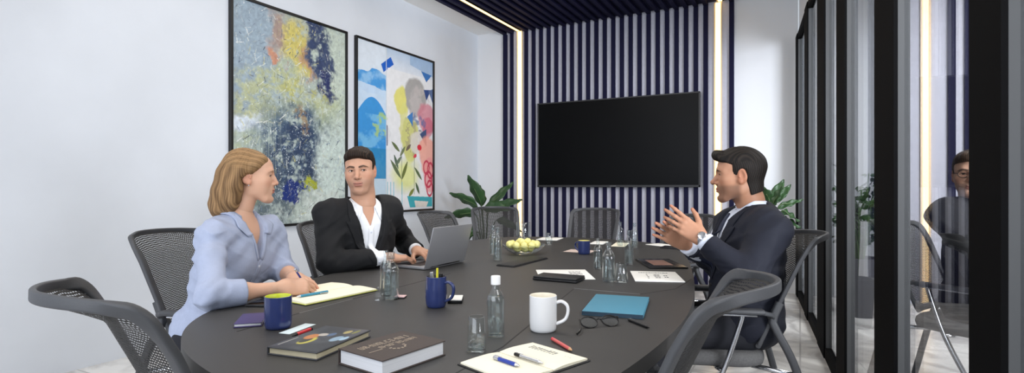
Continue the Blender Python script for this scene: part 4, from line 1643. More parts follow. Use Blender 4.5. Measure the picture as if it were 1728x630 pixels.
ll = [lv(1300, 345, o2.x, o2.y, 4.7, .26, .055, 60, .1, .05, .8), lv(1306, 342, o2.x, o2.y, 4.75, .24, .05, 44, .2, .05, .8), lv(1298, 342, o2.x, o2.y, 4.7, .16, .06, 112, -.1, .1, .5),
      lv(1304, 348, o2.x, o2.y, 4.6, .2, .05, 70, -.2, .1, .8), lv(1312, 352, o2.x, o2.y, 4.7, .24, .035, 24, .0, .1, .9), lv(1318, 358, o2.x, o2.y, 4.6, .15, .07, -20, -.2, .2, .4),
      lv(1316, 372, o2.x, o2.y, 4.6, .16, .05, -5, -.2, .3, .8), lv(1296, 350, o2.x, o2.y, 4.7, .2, .05, 150, .1, .2, .8), lv(1300, 365, o2.x, o2.y, 4.7, .2, .05, 190, .1, .3, .8)]
plant('potted_plant', 'leafy potted plant behind the shoulder of the man in navy', (o2.x - .06, o2.y, 0), [((b[0] + .06, b[1], b[2]), d, L, w, dr, tw) for b, d, L, w, dr, tw in ll], pr=.13, ph=.40)
# ---------------------------------------------------------------- people
A3 = lambda p: np.array((p[0], p[1], p[2]), float)


def wr(X, Y, Z, amp, sc=1.0, seed=0.0):
    """soft cloth folds"""
    q = X * 9 * sc + 1.7 * np.sin(Z * 13 * sc + seed) + 1.3 * np.sin(Y * 11 * sc + 2 * seed)
    r = Z * 21 * sc + 2.0 * np.sin(X * 12 * sc + seed * 1.3) + 1.2 * np.sin(Y * 15 * sc)
    s = Y * 17 * sc + 1.6 * np.sin(Z * 24 * sc + seed) + np.sin(X * 31 * sc)
    return amp * (np.sin(q * 2.1) * .6 + np.sin(r * 1.7) * .8 + np.sin(s * 1.9) * .5 + .5 * np.sin(r * 2.9 + s * 1.3))


def crease(X, Y, Z, amp, sc, seed, dirv=(0, 0, 1)):
    """sharper pull folds: ridged waves across dirv, faded in patches"""
    a = X * dirv[0] + Y * dirv[1] + Z * dirv[2]
    w = .5 * np.sin(X * 14 + seed) + .6 * np.sin(Y * 13 + 2 * seed) + .5 * np.sin(Z * 11 + .7 * seed)
    r = 1 - np.abs(np.sin(a * 34 * sc + 1.6 * w + seed))
    p = np.clip(.5 + .8 * np.sin(X * 10 + 1.3 * seed) * np.sin(Z * 9 + seed) + .5 * np.sin(Y * 12 + seed), 0, 1)
    return -amp * r ** 2.5 * p


def lerp(a, b, t):
    return a + (b - a) * t


def smst(x, a, b):
    t = np.clip((x - a) / (b - a), 0, 1)
    return t * t * (3 - 2 * t)


def head_surf(o):
    """head and neck; returns verts, faces, colours in the head frame (x right, y forward, z up; metres, chin at -0.115)"""
    fem = o.get('fem', False)
    F = Field((-.1, -.14, -.21), (.1, .135, .132), .0022)
    fwd = o.get('fw', 1.0)
    F.ell((0, -.012, .036), (.076 * fwd, .098, .083), k=.02)
    F.ell((0, .042, .034), (.060 * fwd, .046, .055), k=.03)
    F.ell((0, .038, -.032), (.058 * fwd, .050, .066), k=.03)
    jw = .0405 if fem else o.get('jw', .046)
    for s in (-1, 1):
        F.chain([(s * .064 * fwd, -.002, -.02), (s * jw, .004, -.066), (s * .024, .062, -.098), (0, .074, -.099)], [.013, .0115, .0115, .0135], k=.026)
        F.ell((s * .043 * fwd, .052, -.018), (.024, .026, .022), k=.03)
        F.ell((s * .034, .046, -.050), (.022, .028, .03), k=.03)
    F.ell((0, .0795, -.0985), (.014 if fem else .019, .0125, .0135 if fem else .0145), k=.02)
    F.ell((0, .0765, -.062), (.030, .0225, .026), k=.02)                     # muzzle
    # brow ridge, nose
    br = .006 if fem else .0085
    for s in (-1, 1):
        F.chain([(s * .010, .083, .022), (s * .030, .081, .0285), (s * .050, .066, .022)], [br, br, br * .8], k=.022)
    nl = .1085 if fem else o.get('nose', .1125)
    F.chain([(0, .086, .016), (0, .097, -.008), (0, nl, -.027)], [.0075, .0085, .0095 if fem else .0112], k=.012)
    for s in (-1, 1):
        F.ell((s * .0115, .0955, -.0315), (.0078, .0105, .0072), k=.007)
    F.cap((0, .097, -.0365), (0, .092, -.043), .0055, .004, k=.008)
    # eye sockets
    for s in (-1, 1):
        F.ell((s * .0315, .0915, .0065), (.0165, .0135, .0115), k=.012, op='-')
        F.chain([(s * .0155, .0805, .0045), (s * .024, .0855, .0125), (s * .034, .0845, .0135), (s * .0455, .0745, .0065)], [.0026, .0034, .0034, .0028], k=.005)
        F.chain([(s * .0155, .0805, .0035), (s * .025, .0835, -.0035), (s * .036, .0815, -.0035), (s * .0455, .0745, .0045)], [.0024, .003, .003, .0026], k=.006)
    # mouth
    sm = o.get('smile', .3)
    cz = -.060 + .006 * sm
    F.chain([(-.0235, .083, cz), (-.010, .0955, -.0585), (0, .0965, -.0595), (.010, .0955, -.0585), (.0235, .083, cz)], [.0030, .0052, .0046, .0052, .0030], k=.006)
    F.chain([(-.0225, .083, cz - .001), (-.010, .0935, -.0685), (0, .0945, -.0695), (.010, .0935, -.0685), (.0225, .083, cz - .001)], [.0026, .0048, .0056, .0048, .0026], k=.006)
    F.chain([(-.0245, .0865, cz), (-.010, .1005, -.0632), (0, .1015, -.0638), (.010, .1005, -.0632), (.0245, .0865, cz)], [.0009, .0009, .0009, .0009, .0009], k=.004, op='-')
    F.ell((0, .099, -.083), (.018, .010, .006), k=.012, op='-')
    # ears
    for s in (-1, 1):
        R = Matrix.Rotation(math.radians(-14), 3, 'X') @ Matrix.Rotation(math.radians(s * 14), 3, 'Z')
        F.ell((s * .0765 * fwd, -.010, -.001), (.0075, .0185, .032), R, k=.008)
        F.ell((s * .0845 * fwd, -.007, .003), (.0065, .0105, .019), R, k=.005, op='-')
        F.ell((s * .075 * fwd, -.002, -.028), (.0075, .009, .010), k=.008)
        F.ell((s * .0815 * fwd, .004, -.004), (.003, .004, .006), k=.004)
    # neck
    nr = .047 if fem else .056
    nd = o.get('neck', (0, -.045, -.20))
    F.chain([(0, -.022, -.055), lerp(np.array((0, -.022, -.055)), np.array(nd), .55), nd], [nr * 1.02, nr, nr * 1.05], k=.03)
    v, f = F.surf()
    x, y, z = v[:, 0], v[:, 1], v[:, 2]
    ax = np.abs(x)
    skin = L3(o['skin'])
    c = np.ones((len(v), 3)) * skin
    def mixc(m, col, a=1.0):
        m = np.clip(m, 0, 1)[:, None] * a
        c[:] = c * (1 - m) + L3(col) * m
    rose = tuple(min(255, int(q * w)) for q, w in zip(o['skin'], (.98, .84, .80)))
    for s in (-1, 1):
        mixc(1 - smst(np.sqrt((x - s * .043) ** 2 + (y - .066) ** 2 + (z + .026) ** 2), .008, .032), rose, .55)
    mixc((1 - smst(np.sqrt(x ** 2 + (y - .108) ** 2 + (z + .028) ** 2), .005, .02)), rose, .5)
    mixc(smst(ax, .070 * fwd, .078 * fwd) * (np.abs(y + .008) < .035) * (np.abs(z) < .04), rose, .5)
    st = o.get('stubble', 0)
    if st:
        jaw = smst(-z, .034, .052) * smst(y, -.012, .012) * (1 - smst(-z, .112, .135))
        mus = (1 - smst(np.abs(z + .047), .006, .010)) * (ax < .026) * (y > .07)
        mixc(np.maximum(jaw, mus), o.get('stubcol', (96, 76, 66)), st)
    # lips: colour follows the lip shapes
    lipw = 1 - smst(ax, .020, .0245)
    up = (1 - smst(np.abs(z + .0590 - .004 * sm * (ax / .02) ** 2), .0038, .0058)) * lipw
    lo = (1 - smst(np.abs(z + .0695 - .005 * sm * (ax / .02) ** 2), .0052, .0072)) * lipw
    mixc(np.maximum(up, lo) * (y > .08), o['lip'], .85)
    mixc((1 - smst(np.abs(z + .0635 - .005 * sm * (ax / .02) ** 2), .0008, .0022)) * (1 - smst(ax, .022, .026)) * (y > .08), tuple(int(q * .42) for q in o['lip']), .9)
    # nostrils
    mixc((1 - smst(np.sqrt((ax - .0065) ** 2 + (z + .0375) ** 2), .002, .0045)) * (y > .09), tuple(int(q * .45) for q in o['skin']), .8)
    # brows and lashes
    bz = np.interp(ax, [.010, .020, .034, .050, .056], [.0225, .0255, .0285, .0225, .0185])
    bt = np.interp(ax, [.010, .022, .040, .055], [.0036, .0042, .0034, .0012]) * (.75 if fem else 1.15)
    mixc((1 - smst(np.abs(z - bz), bt * .7, bt * 1.25)) * (ax > .010) * (ax < .056) * (y > .04), o['brow'], .9 if not fem else .75)
    lz = np.interp(ax, [.0155, .024, .034, .0455], [.0045, .0105, .0115, .0055])
    mixc((1 - smst(np.abs(z - lz + .0012), .0010, .0024)) * (ax > .016) * (ax < .047) * (y > .06), (46, 32, 26), .85)
    lz2 = np.interp(ax, [.0155, .025, .036, .0455], [.0030, -.0020, -.0020, .0035])
    mixc((1 - smst(np.abs(z - lz2), .0006, .0018)) * (ax > .016) * (ax < .046) * (y > .06), (110, 70, 60), .5)
    return v, f, c


def eyes(parent, M, o):
    g = V(o.get('gaze', (0, 1, 0))).normalized()
    for s in (-1, 1):
        cen = V((s * .0312, .0722, .0052))
        n, m = 28, 18
        vs, cs = [], []
        q = V((0, 0, 1)).rotation_difference(g)
        for i in range(m + 1):
            th = PI * i / m
            for k in range(n):
                p = V((math.sin(th) * math.cos(2 * PI * k / n), math.sin(th) * math.sin(2 * PI * k / n), math.cos(th)))
                vs.append(cen + (q @ p) * .0118)
                deg = math.degrees(th)
                cs.append(lin((14, 10, 9)) if deg < 13 else (lin(o.get('iris', (74, 50, 34))) if deg < 31 else lin((214, 206, 200))))
        fs = []
        for i in range(m):
            for k in range(n):
                fs.append((i * n + k, (i + 1) * n + k, (i + 1) * n + (k + 1) % n, i * n + (k + 1) % n))
        np_obj('eye', xform(M, np.array([tuple(v) for v in vs])), np.array(fs), mat('eye_surface', (255, 255, 255), .15, vcol=True), parent, np.array(cs))


def short_hair(o):
    F = Field((-.105, -.14, -.09), (.105, .13, .16), .0022)
    F.ell((0, -.014, .040), (.0825 * o.get('fw', 1), .1035, .0865), k=.02)
    F.ell((0, .012, .078), (.064, .078, .046), k=.03)
    q = o.get('quiff', 1)
    F.chain([(-.040, .070, .072), (-.012, .082, .088), (.022, .080, .090), (.048, .058, .078)], [.017, .021, .021, .017], k=.02)
    if q > 1:
        F.chain([(-.03, .086, .09), (.0, .096, .098), (.03, .09, .096)], [.012, .014, .012], k=.02)
    F.ell((0, .100, .000), (.062, .058, .066), k=.010, op='-')
    F.fn(lambda X, Y, Z: np.maximum(.034 - Y, Z - .046 - .35 * (Y - .034)), k=.012)
    F.fn(lambda X, Y, Z: np.maximum(.012 - Y + .5 * np.maximum(Z, 0), Z + .014), k=.008)
    np_ = o.get('nape', -.060)
    F.chain([(0, -.034, -.01), (0, -.042, np_)], [.066, .058], k=.02)
    F.fn(lambda X, Y, Z: np.maximum(-.030 - Y + .25 * (Z + .04), np.maximum(Z + .012, -9 - Z)), k=.006)
    F.fn(lambda X, Y, Z: Z - np_ + 0 * X + .35 * (Y + .09), k=.006)
    for s in (-1, 1):
        F.ell((s * .088, -.012, -.006), (.020, .024, .036), k=.006, op='-')
    def st(X, Y, Z):
        a = np.where(Z > .062, X * 900 + 6 * np.sin(Y * 30), Y * 900 + 5 * np.sin(Z * 40))
        return .0005 * np.sin(a) + .0011 * np.sin(X * 170 + 3 * np.sin(Y * 38) + Z * 60) * smst(Z, .05, .09)
    F.disp(st)
    v, f = F.surf()
    n = .5 + .5 * np.sin(np.where(v[:, 2] > .06, v[:, 0] * 700 + 5 * np.sin(v[:, 1] * 40), v[:, 1] * 700 + 4 * np.sin(v[:, 2] * 60)))
    a, b = L3(o['hair'][0]), L3(o['hair'][1])
    return v, f, a + (b - a) * (n ** 2)[:, None]


def long_hair(o):
    F = Field((-.13, -.21, -.21), (.13, .12, .145), .0026)
    F.ell((0, -.014, .040), (.081, .102, .0865), k=.02)
    F.chain([(0, -.04, .05), (0, -.075, .0), (0, -.102, -.07), (0, -.122, -.130), (0, -.126, -.160)], [.074, .066, .054, .044, .030], k=.02)
    for s in (-1, 1):
        F.chain([(s * .040, .050, .082), (s * .066, .018, .052), (s * .072, -.035, .018)], [.018, .020, .024], k=.02)
        F.chain([(s * .066, -.045, .03), (s * .070, -.060, -.04), (s * .064, -.072, -.105), (s * .052, -.075, -.150)], [.034, .036, .034, .022], k=.03)
        F.chain([(s * .03, -.085, .0), (s * .040, -.105, -.07), (s * .038, -.122, -.145)], [.042, .040, .032], k=.02)
    F.ell((0, .100, -.012), (.064, .064, .080), k=.008, op='-')
    F.fn(lambda X, Y, Z: np.maximum(-.002 - Y, (Z + .001 - .86 * Y) * .76), k=.01)
    F.fn(lambda X, Y, Z: np.maximum(-.030 - Y - .25 * (Z + .02), np.maximum(Z + .008, -Z - .3)), k=.012)
    for s in (-1, 1):
        F.ell((s * .088, -.004, -.013), (.020, .018, .026), k=.006, op='-')
    def strand(X, Y, Z):
        th = np.arctan2(X, -(Y - .02))
        lo = 1 - .8 * smst(Y, -.02, .04)
        return lo * (.0013 * np.sin(th * 22 + 2.2 * np.sin(Z * 16 + th * 3)) + .0010 * np.sin(th * 58 + 2.0 * np.sin(Z * 23)))
    F.disp(strand)
    v, f = F.surf()
    th = np.arctan2(v[:, 0], -(v[:, 1] - .02))
    up_ = smst(v[:, 2] + .25 * v[:, 1], .01, .05)
    ph = np.arctan2(v[:, 2] - .0, np.abs(v[:, 0]) + .01)
    n = (1 - up_) * (.42 + .28 * np.sin(th * 22 + 2.2 * np.sin(v[:, 2] * 16 + th * 3)) + .3 * np.sin(th * 96 + 3 * np.sin(v[:, 2] * 25))) + up_ * (.62 + .22 * np.sin(ph * 26 + 2 * np.sin(v[:, 1] * 25)) + .2 * np.sin(ph * 70 + 3 * np.sin(v[:, 1] * 30)))
    a, b = L3(o['hair'][0]), L3(o['hair'][1])
    c = a + (b - a) * np.clip(n, 0, 1)[:, None]
    return v, f, c


def hand_surf(w, d, n, right, curl, spread=.06, sc=1.0, thumb=(.62, .75, -.30), tcurl=.35, per=None):
    """one hand in the person's frame: w wrist, d towards the knuckles, n out of the back of the hand"""
    d = V(d).normalized()
    n = V(n)
    n = (n - d * n.dot(d)).normalized()
    t = n.cross(d) if right else d.cross(n)
    w = V(w)
    segs = []
    kn = [(.031, .091), (.0105, .095), (-.0105, .091), (-.030, .082)]
    ph = [(.043, .026, .022), (.047, .029, .023), (.043, .027, .022), (.034, .021, .020)]
    rr = [(.0098, .0086, .0078, .0064), (.0100, .0088, .0079, .0065), (.0095, .0083, .0075, .0062), (.0084, .0073, .0066, .0055)]
    tips = []
    for i in range(4):
        o, l = kn[i]
        kp = w + (t * o + d * l + n * (.004 if i in (1, 2) else .001)) * sc
        segs.append((w + (t * (o * .62) + d * .012) * sc, kp, .0165 * sc, rr[i][0] * 1.08 * sc, .016))
        cu = per[i] if per else curl
        ang = 0.0
        sp = spread * (1.5 - i)
        base = (d * math.cos(sp) + t * math.sin(sp)).normalized()
        p = kp
        for j in range(3):
            ang += cu[j]
            dr = base * math.cos(ang) - n * math.sin(ang)
            q = p + dr * (ph[i][j] * sc)
            segs.append((p, q, rr[i][j] * sc, rr[i][j + 1] * sc, .004 if j else .008))
            p = q
        tips.append(p)
    # thumb leaves the side of the palm near the wrist
    b = w + (d * .022 + t * .022 - n * .006) * sc
    td = (d * thumb[0] + t * thumb[1] + n * thumb[2]).normalized()
    m = b + td * (.044 * sc)
    td2 = (td * math.cos(tcurl) + (d * .8 - t * .5 - n * .1).normalized() * math.sin(tcurl)).normalized()
    e = m + td2 * (.034 * sc)
    td3 = (td2 * math.cos(tcurl) + (d * .8 - t * .6).normalized() * math.sin(tcurl)).normalized()
    q = e + td3 * (.027 * sc)
    segs += [(w + (d * .012 + t * .01) * sc, b, .016 * sc, .016 * sc, .016), (b, m, .0165 * sc, .0118 * sc, .014), (m, e, .0112 * sc, .0100 * sc, .006), (e, q, .0098 * sc, .0076 * sc, .004)]
    tips.append(q)
    segs.append((w - d * (.035 * sc), w + d * (.02 * sc), .0245 * sc, .0225 * sc, .02))
    pts = [A3(p) for s in segs for p in s[:2]]
    lo, hi = np.min(pts, 0) - .03, np.max(pts, 0) + .03
    F = Field(lo, hi, .0020 if sc > .5 else .002)
    for a, bb, ra, rb, k in segs:
        F.cap(a, bb, ra, rb, k=k)
    # flesh of the palm
    R = Matrix((t, d, n)).transposed()
    F.ell(A3(w + (d * .055 - n * .004) * sc), (.036 * sc, .045 * sc, .0125 * sc), R, k=.012)
    v, f = F.surf()
    return v, f, tips


def bvh_of(v, f):
    return BVHTree.FromPolygons([tuple(p) for p in v], [tuple(q) for q in f])


def decal(name, rows, cols, bvh, m, parent, off=.004, th=.003, diry=-1, bulge=0.0):
    """rows: list of ((xl, zl), (xr, zr)); laid onto the surface along the person's y axis"""
    bm = nb()
    g = []
    ly = None
    for (a, b) in rows:
        r = []
        for k in range(cols + 1):
            t = k / cols
            x, z = a[0] + (b[0] - a[0]) * t, a[1] + (b[1] - a[1]) * t
            hit = bvh.ray_cast(V((x, -diry * 1.2, z)), V((0, diry, 0)))
            y = hit[0].y if hit[0] is not None else (ly if ly is not None else 0)
            ly = y
            r.append(bm.verts.new((x, y - diry * (off + bulge * math.sin(PI * t)), z)))
        g.append(r)
    for i in range(len(g) - 1):
        for k in range(cols):
            bm.faces.new((g[i][k], g[i][k + 1], g[i + 1][k + 1], g[i + 1][k]))
    for it in range(2):
        bmesh.ops.smooth_vert(bm, verts=bm.verts[:], factor=.4, use_axis_x=False, use_axis_y=True, use_axis_z=False)
    bmesh.ops.recalc_face_normals(bm, faces=bm.faces[:])
    bmesh.ops.solidify(bm, geom=bm.faces[:], thickness=th)
    return obj(name, bm, m, parent, smooth=True)


def rowlerp(kl, kr, n):
    """key points for the left and right edges: lists of (t, x, z)"""
    out = []
    for i in range(n + 1):
        t = i / n
        f = lambda K: (float(np.interp(t, [k[0] for k in K], [k[1] for k in K])), float(np.interp(t, [k[0] for k in K], [k[2] for k in K])))
        out.append((f(kl), f(kr)))
    return out


M_SKIN = mat('skin', (255, 255, 255), .5, vcol=True, bump=.04, bscale=500, spec=.35, sss=.12)
M_HAIR = mat('hair', (255, 255, 255), .6, vcol=True, spec=.22, bump=.25, bscale=380, stretch=(1, 1, .12))


class Person:
    def __init__(s, label, org, phi):
        s.root = thing('person', label, 'person', (org[0], org[1], 0), math.radians(phi - 90))
        s.Mi = (Matrix.Translation((org[0], org[1], 0)) @ Matrix.Rotation(math.radians(phi - 90), 4, 'Z')).inverted()

    def L(s, p):
        return A3(s.Mi @ V(p))

    def D(s, d):
        return s.Mi.to_3x3() @ V(d)

    def head(s, hc, f, o, roll=0.0, scale=1.0):
        f = s.D(f).normalized()
        x = f.cross(V((0, 0, 1))).normalized()
        z = x.cross(f)
        R = Matrix((x, f, z)).transposed() @ Matrix.Rotation(roll, 3, 'Y')
        s.HM = Matrix.Translation(V(s.L(hc))) @ (R * scale).to_4x4()
        s.hR, s.hs = R, scale
        nk = s.HM.inverted() @ V(s.neck)
        o['neck'] = (nk.x, nk.y, max(nk.z, -.20))
        s.ho = o
        v, fc, c = head_surf(o)
        s.parts = [(xform(s.HM, v), fc, c)]
        hv, hf, hcv = (long_hair if o.get('fem') else short_hair)(o)
        s.hair = (xform(s.HM, hv), hf, hcv)

    def add_hand(s, *a, **k):
        v, f, tips = hand_surf(*a, **k)
        c = np.ones((len(v), 3)) * L3(s.ho['skin'])
        d = np.min([np.linalg.norm(v - A3(t), axis=1) for t in tips], 0)
        m = (1 - smst(d, .006, .020))[:, None] * .45
        c = c * (1 - m) + L3(tuple(int(q * w) for q, w in zip(s.ho['skin'], (.98, .80, .77)))) * m
        s.parts.append((v, f, c))
        return tips

    def torso(s, F, g, chest=(.165, .112), waist=(.148, .112), hip=(.175, .135), sh=.052, low=True, top=0.0):
        pv, nk = s.pelvis, s.neck
        ax = V(nk - pv)
        R = V((0, 0, 1)).rotation_difference(ax.normalized()).to_matrix()
        F.ell(pv, (hip[0] + g, hip[1] + g, .12 + g), k=.06)
        F.ell(lerp(pv, nk, .36), (waist[0] + g, waist[1] + g, .18 + g), R, k=.07)
        F.ell(lerp(pv, nk, .66) + np.array((0, .012, 0)), (chest[0] + g, chest[1] + g, .17 + g), R, k=.07)
        mid = (s.shL + s.shR) / 2
        for p in (s.shL, s.shR):
            F.cap(lerp(mid, p, .3), p, sh + .012 + g, sh + g, k=.06)
            F.cap(lerp(p, nk, .25) + np.array((0, -.01, -.005)), nk + np.array((0, -.012, -.03 + top)), sh * .8 + g, sh * .85 + g, k=.04)

    def body(s, arms=True):
        lo = np.min([s.pelvis, s.elL, s.elR, s.wrL, s.wrR, s.neck, s.knL, s.knR], 0) - .26
        hi = np.max([s.pelvis, s.elL, s.elR, s.wrL, s.wrR, s.neck, s.knL, s.knR, s.shL, s.shR], 0) + .14
        lo[2] = .02
        F = Field(lo, hi, .006)
        s.torso(F, -.012, **s.tk)
        for sh, el, w in ((s.shL, s.elL, s.wrL), (s.shR, s.elR, s.wrR)):
            F.chain([sh, el, w], [.046 * s.armk, .040 * s.armk, .0255 * s.armk], k=.02)
            F.cap(lerp(el, w, .05), lerp(el, w, .45), .041 * s.armk, .037 * s.armk, k=.02)
        F.chain([s.neck + np.array((0, -.005, -.07)), s.neck + np.array((0, -.005, .01))], [.06, .05], k=.05)
        for kn, an, sx in ((s.knL, s.anL, -1), (s.knR, s.anR, 1)):
            F.chain([s.pelvis + np.array((sx * .085, .02, -.03)), kn, an], [.075, .055, .038], k=.03)
        v, f = F.surf()
        s.parts.append((v, f, np.ones((len(v), 3)) * L3(s.ho['skin'])))
        vs, fs = join_surf([(p[0], p[1]) for p in s.parts])
        np_obj('body', vs, fs, M_SKIN, s.root, np.concatenate([p[2] for p in s.parts]))
        np_obj('hair', *s.hair[:2], M_HAIR, s.root, s.hair[2])
        eyes(s.root, s.HM, s.ho)

    def trousers(s, m, shoe):
        lo = np.min([s.pelvis, s.knL, s.knR, s.anL, s.anR], 0) - .2
        hi = np.max([s.pelvis, s.knL, s.knR], 0) + .16
        lo[2] = .05
        F = Field(lo, hi, .008)
        F.ell(s.pelvis + np.array((0, 0, -.02)), (.178, .14, .115), k=.05)
        for kn, an, sx in ((s.knL, s.anL, -1), (s.knR, s.anR, 1)):
            F.chain([s.pelvis + np.array((sx * .085, .02, -.03)), kn, an], [.09, .068, .056], k=.03)
        F.disp(lambda X, Y, Z: wr(X, Y, Z, .002, 1, 4))
        v, f = F.surf()
        np_obj('trousers', v, f, m, s.root)
        for an in (s.anL, s.anR):
            F = Field(an - np.array((.08, .14, .12)), an + np.array((.08, .24, .06)), .005)
            b = np.array((an[0], an[1], .0))
            F.chain([b + (0, -.04, .035), b + (0, .08, .034), b + (0, .15, .028)], [.034, .036, .028], k=.02)
            F.cap(b + (0, -.03, .05), (an[0], an[1] - .01, .1), .036, .038, k=.02)
            F.fn(lambda X, Y, Z: Z - .004 + 0 * X + 0 * Y, k=.003)
            v, f = F.surf()
            np_obj('shoe', v, f, shoe, s.root)

    def cut_cuff(s, F, el, w, t, r=.075):
        """square end for a sleeve at fraction t of the forearm"""
        d = V(w - el).normalized()
        q = V((0, 0, 1)).rotation_difference(d).to_matrix()
        c = lerp(el, w, t) + A3(d) * .07
        F.rbox(c, (r, r, .07), q, .004, k=.004, op='-')

    def coat_field(s, h, g, up=.062, fo=.050, cuff=.86, amp=.0035, seed=0, arms=True, bottom=.43):
        pts = [s.pelvis, s.elL, s.elR, s.wrL, s.wrR, s.neck, s.shL, s.shR]
        lo, hi = np.min(pts, 0) - .2, np.max(pts, 0) + .14
        lo[2] = bottom - .02
        F = Field(lo, hi, h)
        s.torso(F, g, **s.tk)
        if arms:
            for sh, el, w in ((s.shL, s.elL, s.wrL), (s.shR, s.elR, s.wrR)):
                F.chain([sh, el], [up * 1.06, fo * 1.10], k=.075)
                F.chain([el, lerp(el, w, min(1.0, cuff + .3))], [fo * 1.08, lerp(fo * 1.08, fo * .80, min(1.0, cuff + .3))], k=.02)
        F.disp(lambda X, Y, Z: wr(X, Y, Z, amp, 1.0, seed) + crease(X, Y, Z, amp * 1.5, 1.0, seed + 1, (.35, .2, .9)) + crease(X, Y, Z, amp * 1.1, 1.7, seed + 5, (-.5, .3, .8)))
        if arms:
            for sh, el, w in ((s.shL, s.elL, s.wrL), (s.shR, s.elR, s.wrR)):
                # gathered folds on the inside of each elbow
                w0 = F.win(el - .1, el + .1, 0)
                X, Y, Z = F.grid(w0)
                dd = np.sqrt((X - el[0]) ** 2 + (Y - el[1]) ** 2 + (Z - el[2]) ** 2)
                ud = (V(sh - el).normalized() - V(w - el).normalized()).normalized()
                al = (X - el[0]) * ud.x + (Y - el[1]) * ud.y + (Z - el[2]) * ud.z
                F.f[w0] += (.0035 * np.sin(al * 150 + 2 * np.sin(dd * 40)) * np.clip(1 - dd / .1, 0, 1)).astype(np.float32)
                s.cut_cuff(F, el, w, cuff)
        F.fn(lambda X, Y, Z: Z - bottom + 0 * X + 0 * Y, k=.01)
        return F


def vneck(F, apex, half, top, ybase=0.0, k=.004):
    """open a V at the front: apex z, half width at height top"""
    sl = half / (top - apex)
    cs = 1 / math.sqrt(1 + sl * sl)
    F.fn(lambda X, Y, Z: np.maximum((np.abs(X) - np.maximum(Z - apex, -.05) * sl) * cs, ybase - Y), k=k)


def collar(s, m, bvh, parent, r0=.058, stand=.034, drop=.034, point=.040, gap=.35, dip=.03, zoff=-.004, name='collar', th=.0022, oy=0.0, spread=.0, lim=.018):
    """a turned-down shirt collar round the neck: stand, fold and leaf with points at the front opening"""
    ax = (V(A3(s.HM @ V((0, -.024, -.075)))) - V(s.neck)).normalized()
    c = V(s.neck) + V((0, oy, zoff))
    bm = nb()
    n = 56
    a0, a1 = PI / 2 + gap, PI / 2 + 2 * PI - gap
    rows = []
    for i in range(n + 1):
        f = i / n
        a = a0 + (a1 - a0) * f
        e = min(f, 1 - f)                                  # 0 at the front ends
        fr = max(0.0, math.sin(a))
        k = max(0.0, 1 - e / .16)
        z0 = -dip * fr ** 1.5
        hs = stand * (1 - .35 * fr)
        dl = drop + point * k ** 1.3
        out = V((math.cos(a), math.sin(a), 0))
        sd = V((-math.sin(a), math.cos(a), 0)) * (spread * k * (-1 if f > .5 else 1))
        prof = [(0, -.012), (0, 0), (.0005, hs * .55), (.001, hs), (.004, hs + .003), (.0075, hs - .001), (.0105, hs - dl * .35), (.0135, hs - dl * .7), (.017, hs - dl)]
        col = []
        for q, (dr, z) in enumerate(prof):
            p = c + out * (r0 + dr) + ax * (z + z0) + (sd * max(0, q - 5) / 3)
            if q >= 6 and bvh is not None:
                h = bvh.find_nearest(p)
                if h[0] is not None:
                    nn = h[1]
                    if (p - h[0]).dot(nn) < .005 and (p - h[0]).length < .06:
                        p2 = h[0] + nn * (.005 + .001 * (8 - q))
                        if (p2 - p).length < lim:
                            p = p2
            col.append(bm.verts.new(p))
        rows.append(col)
    for A, B in zip(rows[:-1], rows[1:]):
        for q in range(len(A) - 1):
            bm.faces.new((A[q], A[q + 1], B[q + 1], B[q]))
    bmesh.ops.recalc_face_normals(bm, faces=bm.faces[:])
    bmesh.ops.solidify(bm, geom=bm.faces[:], thickness=th)
    return obj(name, bm, m, parent, smooth=True)


def leg_points(s, kx=.11, ky=.43, kz=.52, ay=.40):
    s.knL = s.pelvis + np.array((-kx, ky, kz - s.pelvis[2]))
    s.knR = s.pelvis + np.array((kx, ky, kz - s.pelvis[2]))
    s.anL = np.array((s.knL[0], s.pelvis[1] + ay, .10))
    s.anR = np.array((s.knR[0], s.pelvis[1] + ay, .10))


def lapels(s, v, f, m, apex, half, top, wid=.072, parent=None):
    b = bvh_of(v, f)
    sl = half / (top - apex)
    nz = lerp(apex, top, .70)
    for sg in (-1, 1):
        x0 = lambda z: sg * max(0, (z - apex) * sl - .002)
        kl = [(0, x0(apex) + sg * .001, apex), (1, x0(top - .022), top - .022)]
        kr = [(0, sg * .012, apex + .004), (.25, x0(lerp(apex, top, .25)) + sg * wid * .62, lerp(apex, top, .28)), (.62, x0(nz) + sg * wid, nz + .004), (.66, x0(nz) + sg * wid * .66, nz - .004),
              (.72, x0(nz) + sg * wid * .78, nz + .022), (1, x0(top - .02) + sg * wid * .42, top - .012)]
        decal('lapel', rowlerp(kl, kr, 26), 8, b, m, parent or s.root, off=.0045, th=.0035, bulge=.003)
    return b


def buttons(s, b, m, pts, parent, r=.0055, y=1):
    for x, z in pts:
        h = b.ray_cast(V((x, 1.2, z)), V((0, -1, 0)))
        if h[0] is None: continue
        bm = nb()
        q = V((0, 0, 1)).rotation_difference(h[1] if h[1].y > 0 else -h[1]).to_matrix().to_4x4()
        lathe(bm, [(0, 0), (r, 0), (r, .0022), (r * .7, .003), (0, .0026)], 14)
        bmesh.ops.transform(bm, matrix=Matrix.Translation(h[0]) @ q, verts=bm.verts[:])
        obj('button', bm, m, parent, smooth=True)
M_NECKW = mat('white_shirt_cotton', (236, 238, 242), .8, bump=.08, bscale=300)
M_BLZ = mat('black_wool', (18, 19, 22), .85, bump=.12, bscale=420, var=.08, vscale=220)
M_NVY = mat('navy_wool', (12, 16, 31), .8, bump=.12, bscale=420, var=.10, vscale=260)
M_BLUSH = mat('pale_blue_cotton', (160, 169, 192), .85, bump=.10, bscale=220, var=.03, vscale=60)
M_TROU = mat('dark_trousers', (28, 29, 36), .85)
M_SHOE = mat('black_shoe', (16, 15, 15), .35)
